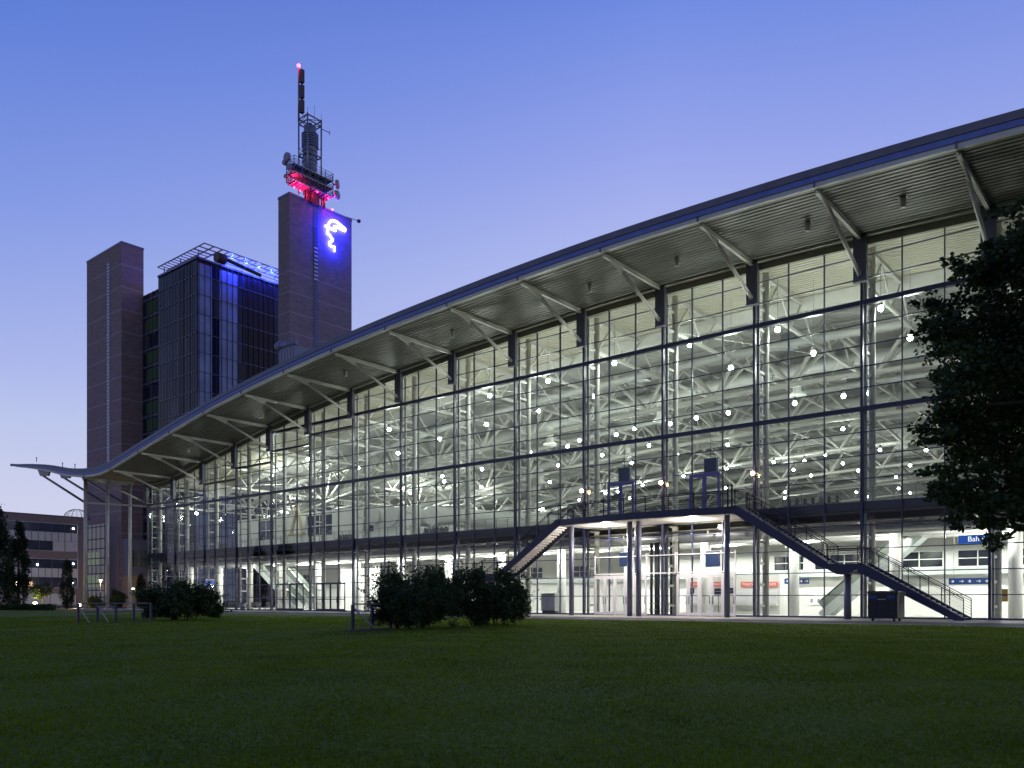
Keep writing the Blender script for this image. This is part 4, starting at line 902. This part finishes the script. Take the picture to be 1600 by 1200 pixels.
for x, y, z, e in ((xm,y0+.9,zf[0]-1.0,700),(xm-.2,y0+2.3,zf[0]-1.0,600),(x1+.1,y0+5.0,zf[0]-.7,160),(x1-.3,y1-.9,zf[0]-.8,420),(xm,y0+.8,zf[1]-.6,260)):
    MB().ball((x,y,z+.28), .12, 10, 6).build('red_light', 'lamp_red', am); lamp(am, (x,y,z), e, (1,.01,.09), .2)
MB().ball((T2['x1']-.3,y1+1.0,zc+.7),.2,10,6).build('red_light', 'lamp_red', am); MB().tube((T2['x1']-.3,y1+1.0,zc+.2),(T2['x1']-.3,y1+1.0,zc+.6),.06,6).build('light_post', 'dark_metal', am); lamp(am, (T2['x1']-.2,y1+1.0,zc+1.0), 40, (1,.1,.3), .2)

# ------------------------------------------------------------------ grey brown office building on the far left
gx1 = -186.2; gb = thing('office_building', (-195,0,0), 'four storey brown office building with long window bands at the far left', 'building')
yR = 21.4; body = MB().box(-206,gx1,-40,yR,0,18.9).build('body', 'bldg_brown', gb)
MB().box(-206.2,gx1+.15,-40.2,yR+.1,18.9,19.1).build('parapet', 'casing', gb); yE = onX(121, 850, gx1).y; yW = -38
def band(z0, z1, y0, y1, m, name, step=None):
    p = MB().box(gx1+.003,gx1+.06,y0,y1,z0,z1).build(name, m, gb)
    if step:
        mb = MB(); y = y1
        while y > y0: mb.box(gx1+.063,gx1+.13,y-.05,y+.05,z0,z1); y -= step
        mb.build('mullions', 'casing', p)
    return p
mat('office_glass', (.06,.075,.13), .12, 0, .35, .15, spec=.8)
band(15.55,17.3,yW,yE,'office_glass','window_band',2.6); band(13.65,15.5,yW,yE,'panel_grey','panel_band',1.3)
ym = onX(82, 850, gx1).y; band(11.65,13.6,yW,ym,'office_glass','window_band',2.6); band(11.65,13.6,ym+.06,yE,'panel_grey','panel_band',2.6)
band(7.95,9.8,yW,yE,'office_glass','window_band',2.6); band(6.05,7.9,yW,yE,'panel_grey','panel_band',1.3); band(3.95,6.0,yW,yE,'office_glass','window_band',2.6)
band(.3,2.6,yW,yE-.3,'panel_grey','ground_windows',2.6)
mb = MB()
for z in (17.36,11.55,9.86,3.86): mb.box(gx1+.135,gx1+.2,yW,yE+.05,z-.05,z+.05)
mb.box(gx1+.135,gx1+.2,yE-.05,yE+.05,3.9,17.3); mb.build('trim', 'panel_grey', gb)
for z, y in ((16.5,yE-.9),(9.0,yE-.9),(4.9,yE-1.0),(8.6,yE-8)): MB().ball((gx1+.14,y,z),.16,8,6).build('lit_lamp', 'lamp_white', gb)
# wire dome on its roof
p = onX(120, 808, gx1-3); t = thing('wire_dome', (p.x,p.y,19.0), 'faint wire cage dome on the roof of the brown office building', 'dome'); mb = MB()
for k in range(8): 
    a = math.pi*k/8; pts = [(p.x+2.6*math.cos(u)*math.cos(a), p.y+2.6*math.cos(u)*math.sin(a), 18.95+2.1*math.sin(u)) for u in np.linspace(0,math.pi,13)]; mb.path(pts, .035, 4)
for u in (.4,.9): pts = [(p.x+2.6*math.cos(u)*math.cos(a), p.y+2.6*math.cos(u)*math.sin(a), 18.95+2.1*math.sin(u)) for a in np.linspace(0,2*math.pi,17)]; mb.path(pts, .03, 4)
mb.build('ribs', 'casing', t); MB().lathe([(2.7,0),(2.7,.15),(2.5,.15)], (p.x,p.y,18.9), 16).build('ring', 'casing', t)

# street lamps at the far left
for px, dd, top, lab, head in ((157,165,906,'tall lit street lamp between the first two white canopy columns',0),(212,172,919,'shorter lit street lamp beside the third white canopy column',-1),(25,112,908,'lit street lamp half hidden by the dark columnar trees',0)):
    p = atD(px, 938, dd); h = atD(px, top, dd).z; t = thing('street_lamp', (p.x,p.y,0), lab, 'street lamp', 'street lamps'); p.z = 0
    MB().tube(p, p+Vector((0,0,h)), .09, 8, .06).build('pole', 'grey_metal', t); hx = Vector((ST,CT,0))*(head*.55); q = p+Vector((0,0,h))+hx
    MB().lathe([(.08,.10),(.42,.02),(.46,-.05)], q, 14).build('shade', 'grey_metal', t); MB().beam(p+Vector((0,0,h-.04)), q+Vector((.01,0,.04)), .06, .06).build('arm', 'grey_metal', t)
    MB().ball(q+Vector((0,0,-.08)), .24, 10, 6, .6).build('bulb', 'lamp_warm', t); lamp(t, q+Vector((0,0,-.4)), 500 if px > 100 else 300, (1,.62,.30), .2)
p = atD(55, 938, 122); t = thing('ground_lamp', (p.x,p.y,0), 'low glowing yellow lamp under the young thin crowned tree', 'lamp')
MB().tube((p.x,p.y,0),(p.x,p.y,.5),.1,8).build('stand', 'dark_metal', t); MB().ball((p.x,p.y,.72),.28,10,6).build('bulb', 'lamp_warm', t); lamp(t, (p.x+.6,p.y-.6,1.0), 700, (1,.7,.2), .2)
p = atD(124, 938, 126); t = thing('ground_lamp', (p.x,p.y,0), 'low glowing lamp by the base of the leftmost white canopy column', 'lamp')
MB().tube((p.x,p.y,0),(p.x,p.y,.35),.1,8).build('stand', 'dark_metal', t); MB().ball((p.x,p.y,.5),.2,10,6).build('bulb', 'lamp_warm', t); lamp(t, (p.x+.4,p.y-.5,.9), 900, (1,.65,.3), .2)

# ------------------------------------------------------------------ things in the hall
def bench(x, y, z, nseat, label, group):
    t = thing('bench_seating', (x,y,z), label, 'bench', group); w = .58*nseat
    for i in range(nseat):
        a = x-w/2+.58*i; MB().beam((a+.29,y-.2,z+.44),(a+.29,y+.22,z+.42),.52,.05).build('seat', 'seat_dark', t); MB().beam((a+.29,y+.24,z+.48),(a+.29,y+.36,z+.92),.52,.05).build('backrest', 'seat_dark', t)
    mb = MB(); mb.beam((x-w/2,y+.05,z+.37),(x+w/2,y+.05,z+.37),.08,.08)
    for s in (-1,1): mb.beam((x+s*w*.32,y+.05,z),(x+s*w*.32,y+.05,z+.36),.07,.07); mb.box(x+s*w*.32-.05,x+s*w*.32+.05,y-.25,y+.35,z,z+.05)
    mb.build('frame', 'grey_metal', t)
for px, n, lab in ((362,4,'dark row of seats behind the glass nearest the far left bush'),(396,4,'dark row of seats left of the short pair, on the lobby floor'),(417,2,'short pair of dark seats left of the left glass doors')):
    bench(onY(px, 945, 2.6).x, 2.6, .02, n, lab, 'seats in the lobby')
for px, n, lab in ((347,3,'short row of dark seats on the gallery at the far left'),(536,4,'row of dark seats on the gallery above the left glass doors'),(678,6,'long row of dark seats on the gallery left of the balcony stair'),(1268,7,'longest row of dark seats on the gallery beside the right stair')):
    bench(onY(px, 800, 2.4).x, 2.4, 7.68, n, lab, 'seats on the gallery')
def escalator(pa, pb, y, label):
    a, b = Vector(pa), Vector(pb); t = thing('escalator', ((a.x+b.x)/2,y,0.02), label, 'escalator'); dv = (b-a).normalized(); up = Vector((0,0,1))
    MB().beam((a.x,y,a.z-.35),(b.x,y,b.z-.35),1.5,.7).build('truss', 'escalator_skin', t)
    for s in (-.7,.7):
        MB().beam((a.x,y+s,a.z+.45),(b.x,y+s,b.z+.45),.03,.85).build('balustrade', 'green_panel', t); MB().beam((a.x,y+s,a.z+.92),(b.x,y+s,b.z+.92),.09,.09).build('handrail', 'black', t)
    mb = MB(); n = 24
    for i in range(n): p = a.lerp(b, (i+.5)/n); mb.box(p.x-.14,p.x+.14,y-.55,y+.55,p.z+.0,p.z+.08)
    mb.build('steps', 'grey_metal', t)
pa, pb = onY(404, 884, 8), onY(470, 945, 8); escalator((pa.x,8,6.4), (pb.x,8,.3), 8, 'white escalator descending to the right behind the left glass doors')
pa, pb = onY(438, 884, 10.8), onY(500, 945, 10.8); escalator((pa.x,10.8,6.4), (pb.x,10.8,.3), 10.8, 'second escalator parallel behind the white one at the left doors')
pa, pb = onY(1288, 948, 9), onY(1440, 860, 9); escalator((pa.x,9,.3), (pb.x,9,6.4), 9, 'pale escalator rising to the right behind the outside stair landing')
def board(px, py, y, w, h, m, label, cat, name, back='white_paint', hang=None):
    p = onY(px, py, y); t = thing(name, p, label, cat); MB().box(p.x-w/2,p.x+w/2,y,y+.12,p.z-h/2,p.z+h/2).build('panel', m, t); MB().box(p.x-w/2-.04,p.x+w/2+.16,y+.123,y+.2,p.z-h/2-.04,p.z+h/2+.04).build('casing', back, t)
    if hang:
        mb = MB()
        for s in (-1,1): mb.tube((p.x+s*w*.3,y+.15,p.z+h/2),(p.x+s*w*.3,y+.15,hang),.015,5)
        mb.build('hanger', 'grey_metal', t)
    return t, p
for px, py, lab in ((974,742,'flat navy display panel above the left balcony door'),(1109,728,'flat navy display panel above the right balcony door')):
    t, p = board(px, py, .75, .95, 1.15, 'navy', lab, 'display panel', 'display_panel')
    MB().tube((p.x,.9,p.z+.5),(p.x,.9,p.z+3),.03,6).build('hanger', 'grey_metal', t)
for px, py, lab in ((977,874,'flat navy display panel above the left entrance doors'),(1113,873,'flat navy display panel above the right entrance doors')):
    board(px, py, 1.2, 1.15, 1.15, 'navy', lab, 'display panel', 'display_panel', hang=6.5)
# ticket counters with red signs
yk = 8.6; tk = thing('ticket_booth', (onY(1140,940,yk).x,yk,.02), 'white ticket booth with closed roller shutters behind the right entrance', 'booth')
xa, xb = onY(1072,940,yk).x, onY(1218,940,yk).x; MB().box(xa,xb,yk+.1,yk+2.2,.02,3.3).build('body', 'white_wall', tk); k = 4; ws = (xb-xa)/k
for i in range(k):
    a, b = xa+ws*i+.25, xa+ws*(i+1)-.25; mb = MB()
    for z in np.arange(.9, 2.0, .16): mb.box(a,b,yk+.03,yk+.09,z,z+.145)
    mb.build('roller_shutter', 'panel_grey', tk); MB().box(a-.1,b+.1,yk-.25,yk+.09,.78,.86).build('counter', 'steel_white', tk)
for px, lab in ((1088,'first red ticket sign from the left over the white booth'),(1121,'second red ticket sign, beside the dark panel behind the doors'),(1168,'third red ticket sign, just left of a facade post'),(1204,'rightmost red ticket sign over the white booth')):
    p = onY(px, 913, yk-.06); w, h = 1.18, .42; t = thing('ticket_sign', p, lab, 'sign', 'red ticket signs'); MB().box(p.x-w/2,p.x+w/2,yk-.06,yk+.095,p.z-h/2,p.z+h/2).build('panel', 'red', t); text('TICKETS', 'lettering', 'white_paint', t, (p.x,yk-.075,p.z), .25)
for px, py, lab in ((1079,923,'small blue notice panel at the left of the ticket booth'),(1122,924,'navy notice panel on the glass door before the booth'),(1140,923,'small blue notice panel right of the navy one')):
    p = onY(px, py, .5); t = thing('notice', p, lab, 'notice', 'blue notices at the entrance'); MB().box(p.x-.3,p.x+.3,.5,.54,p.z-.22,p.z+.22).build('panel', 'blue_sign' if 'navy' not in lab else 'navy', t); MB().box(p.x-.22,p.x+.22,.488,.497,p.z-.02,p.z+.02).build('line', 'white_paint', t)
    MB().tube((p.x,.56,.02),(p.x,.56,p.z),.025,6).build('stand', 'grey_metal', t)
for px, py, w, lab in ((1236,908,1.1,'blue direction sign left of the round lobby column'),(1256,908,.8,'short blue direction sign right of the round lobby column'),(1522,908,3.2,'long blue direction sign with white arrows behind the foot of the right stair')):
    y = 7.6; p = onY(px, py, y); t = thing('direction_sign', p, lab, 'sign', 'blue direction signs'); MB().box(p.x-w/2,p.x+w/2,y,y+.1,p.z-.22,p.z+.22).build('panel', 'blue_sign', t); mb = MB(); n = max(2, int(w/.5))
    for i in range(n):
        x = p.x-w/2+w*(i+.5)/n; mb.beam((x-.12,y-.008,p.z),(x+.08,y-.008,p.z),.01,.05); mb.prism([(x+.05,p.z-.11),(x+.17,p.z),(x+.05,p.z+.11)], 'y', y-.014, y-.003) if i % 2 else mb.prism([(x-.05,p.z-.09),(x+.06,p.z-.09),(x+.06,p.z+.09),(x-.05,p.z+.09)], 'y', y-.014, y-.0035)
    mb.build('arrows', 'white_paint', t); mb = MB()
    for s in (-1,1): mb.tube((p.x+s*w*.4,y+.05,p.z+.2),(p.x+s*w*.4,y+.05,6.55),.02,5)
    mb.build('hanger', 'grey_metal', t)
emit('sign_blue', (.03,.14,.70), .55); emit('sign_white', (.9,.95,1), 1.2)
p = onY(1530, 842, 5); t = thing('station_sign', p, 'blue backlit hanging sign with white lettering, partly hidden by the big tree', 'sign'); MB().box(p.x-1.25,p.x+1.25,5,5.15,p.z-.28,p.z+.28).build('panel', 'sign_blue', t); text('Bahnhof', 'lettering', 'sign_white', t, (p.x+.1,4.985,p.z), .48)
MB().box(p.x-1,p.x-.9,5.03,5.1,p.z+.28,6.55).box(p.x+.9,p.x+1,5.03,5.1,p.z+.28,6.55).build('hanger', 'grey_metal', t)
p = onY(1564, 930, 3.2); t = thing('orange_sign', p, 'ochre panel sign on a post behind the glass at the far right', 'sign'); MB().box(p.x-.38,p.x+.38,3.2,3.26,p.z-.4,p.z+.4).build('panel', 'orange', t); MB().tube((p.x,3.3,.02),(p.x,3.3,p.z+.3),.03,6).build('post', 'grey_metal', t); MB().box(p.x-.38,p.x+.38,3.19,3.198,p.z-.05,p.z+.05).build('stripe', 'bark', t)
# picture frames on the white wall
for px, lab in ((1268,'left one of two small framed notices on the white lobby wall'),(1279,'right one of two small framed notices on the white lobby wall')):
    p = onY(px, 938, 14.1); t = thing('framed_notice', p, lab, 'notice', 'framed notices'); MB().box(p.x-.3,p.x+.3,14.12,14.18,p.z-.4,p.z+.4).build('frame', 'panel_grey', t); MB().box(p.x-.22,p.x+.22,14.10,14.117,p.z-.3,p.z+.3).build('sheet', 'white_paint', t); MB().box(p.x-.1,p.x+.12,14.09,14.097,p.z-.2,p.z+.15).build('figure', 'grey_metal', t)
# bundle of dark risers between the entrances
p = onY(1037, 950, 3.0); t = thing('riser_pipes', (p.x,3,.02), 'bundle of tall dark vertical pipes between the two entrance groups', 'pipes')
for i, (dx, dy, r) in enumerate(((-1.15,0,.12),(-.85,.3,.16),(-.5,0,.13),(-.1,.2,.24),(.3,0,.12),(.6,.3,.17),(.95,0,.15),(1.2,.2,.12))): MB().tube((p.x+dx,3+dy,.02),(p.x+dx,3+dy,6.5),r,12).build('pipe', 'green_panel' if i == 3 else 'dark_metal', t)
for z in (.4,.9,6.0): MB().box(p.x-1.35,p.x+1.4,2.9,3.0,z,z+.08).build('clamp', 'grey_metal', t)
# balustrade of the inner landing, grey cabinet, litter bin, extinguisher
p = onY(856, 940, 1.4); t = thing('service_cabinet', (p.x,1.4,.02), 'grey service cabinet behind the glass under the left stair', 'cabinet'); MB().box(p.x-.75,p.x+.75,1.4,2.2,.25,1.75).build('body', 'grey_metal', t); MB().box(p.x-.8,p.x+.8,1.36,2.25,1.753,1.83).build('top', 'panel_grey', t); MB().box(p.x-.7,p.x-.02,1.36,1.397,.35,1.65).box(p.x+.02,p.x+.7,1.36,1.397,.35,1.65).build('door', 'panel_grey', t); MB().box(p.x-.7,p.x+.7,1.5,2.1,.02,.247).build('base', 'dark_metal', t)
p = onY(380, 950, -1.0); t = thing('litter_bin', (p.x,-1,0), 'grey litter bin standing outside the glass left of the left doors', 'bin'); MB().lathe([(.0,.0),(.27,.0),(.30,.85),(.24,.9),(.0,.9)], (p.x,-1,0), 14).build('body', 'grey_metal', t); MB().lathe([(.31,.78),(.33,.8),(.31,.86)], (p.x,-1,0), 14).build('rim', 'dark_metal', t)
p = onY(1047, 788, -.55); t = thing('fire_extinguisher', (p.x,-.55,7.62), 'small red fire extinguisher standing on the balcony', 'extinguisher'); MB().lathe([(.0,0),(.10,0),(.10,.5),(.05,.58),(.03,.62),(.0,.62)], (p.x,-.55,7.62), 10).build('cylinder', 'red', t); MB().box(p.x-.02,p.x+.12,-.57,-.53,8.23,8.29).build('valve', 'black', t)
p = onY(326, 912, 5.0); t = thing('information_screen', p, 'bright blue and green information screen by the far left bush', 'screen'); emit('screen_blue', (.1,.25,.9), .7); MB().box(p.x-1.3,p.x+1.3,5,5.1,p.z-.5,p.z+.5).build('panel', 'screen_blue', t); MB().box(p.x-1.4,p.x+1.4,5.103,5.2,p.z-.6,p.z+.6).build('casing', 'white_paint', t); MB().tube((p.x-1,5.15,.02),(p.x-1,5.15,p.z),.06,8).tube((p.x+1,5.15,.02),(p.x+1,5.15,p.z),.06,8).build('leg', 'grey_metal', t)
bpy.context.view_layer.update()
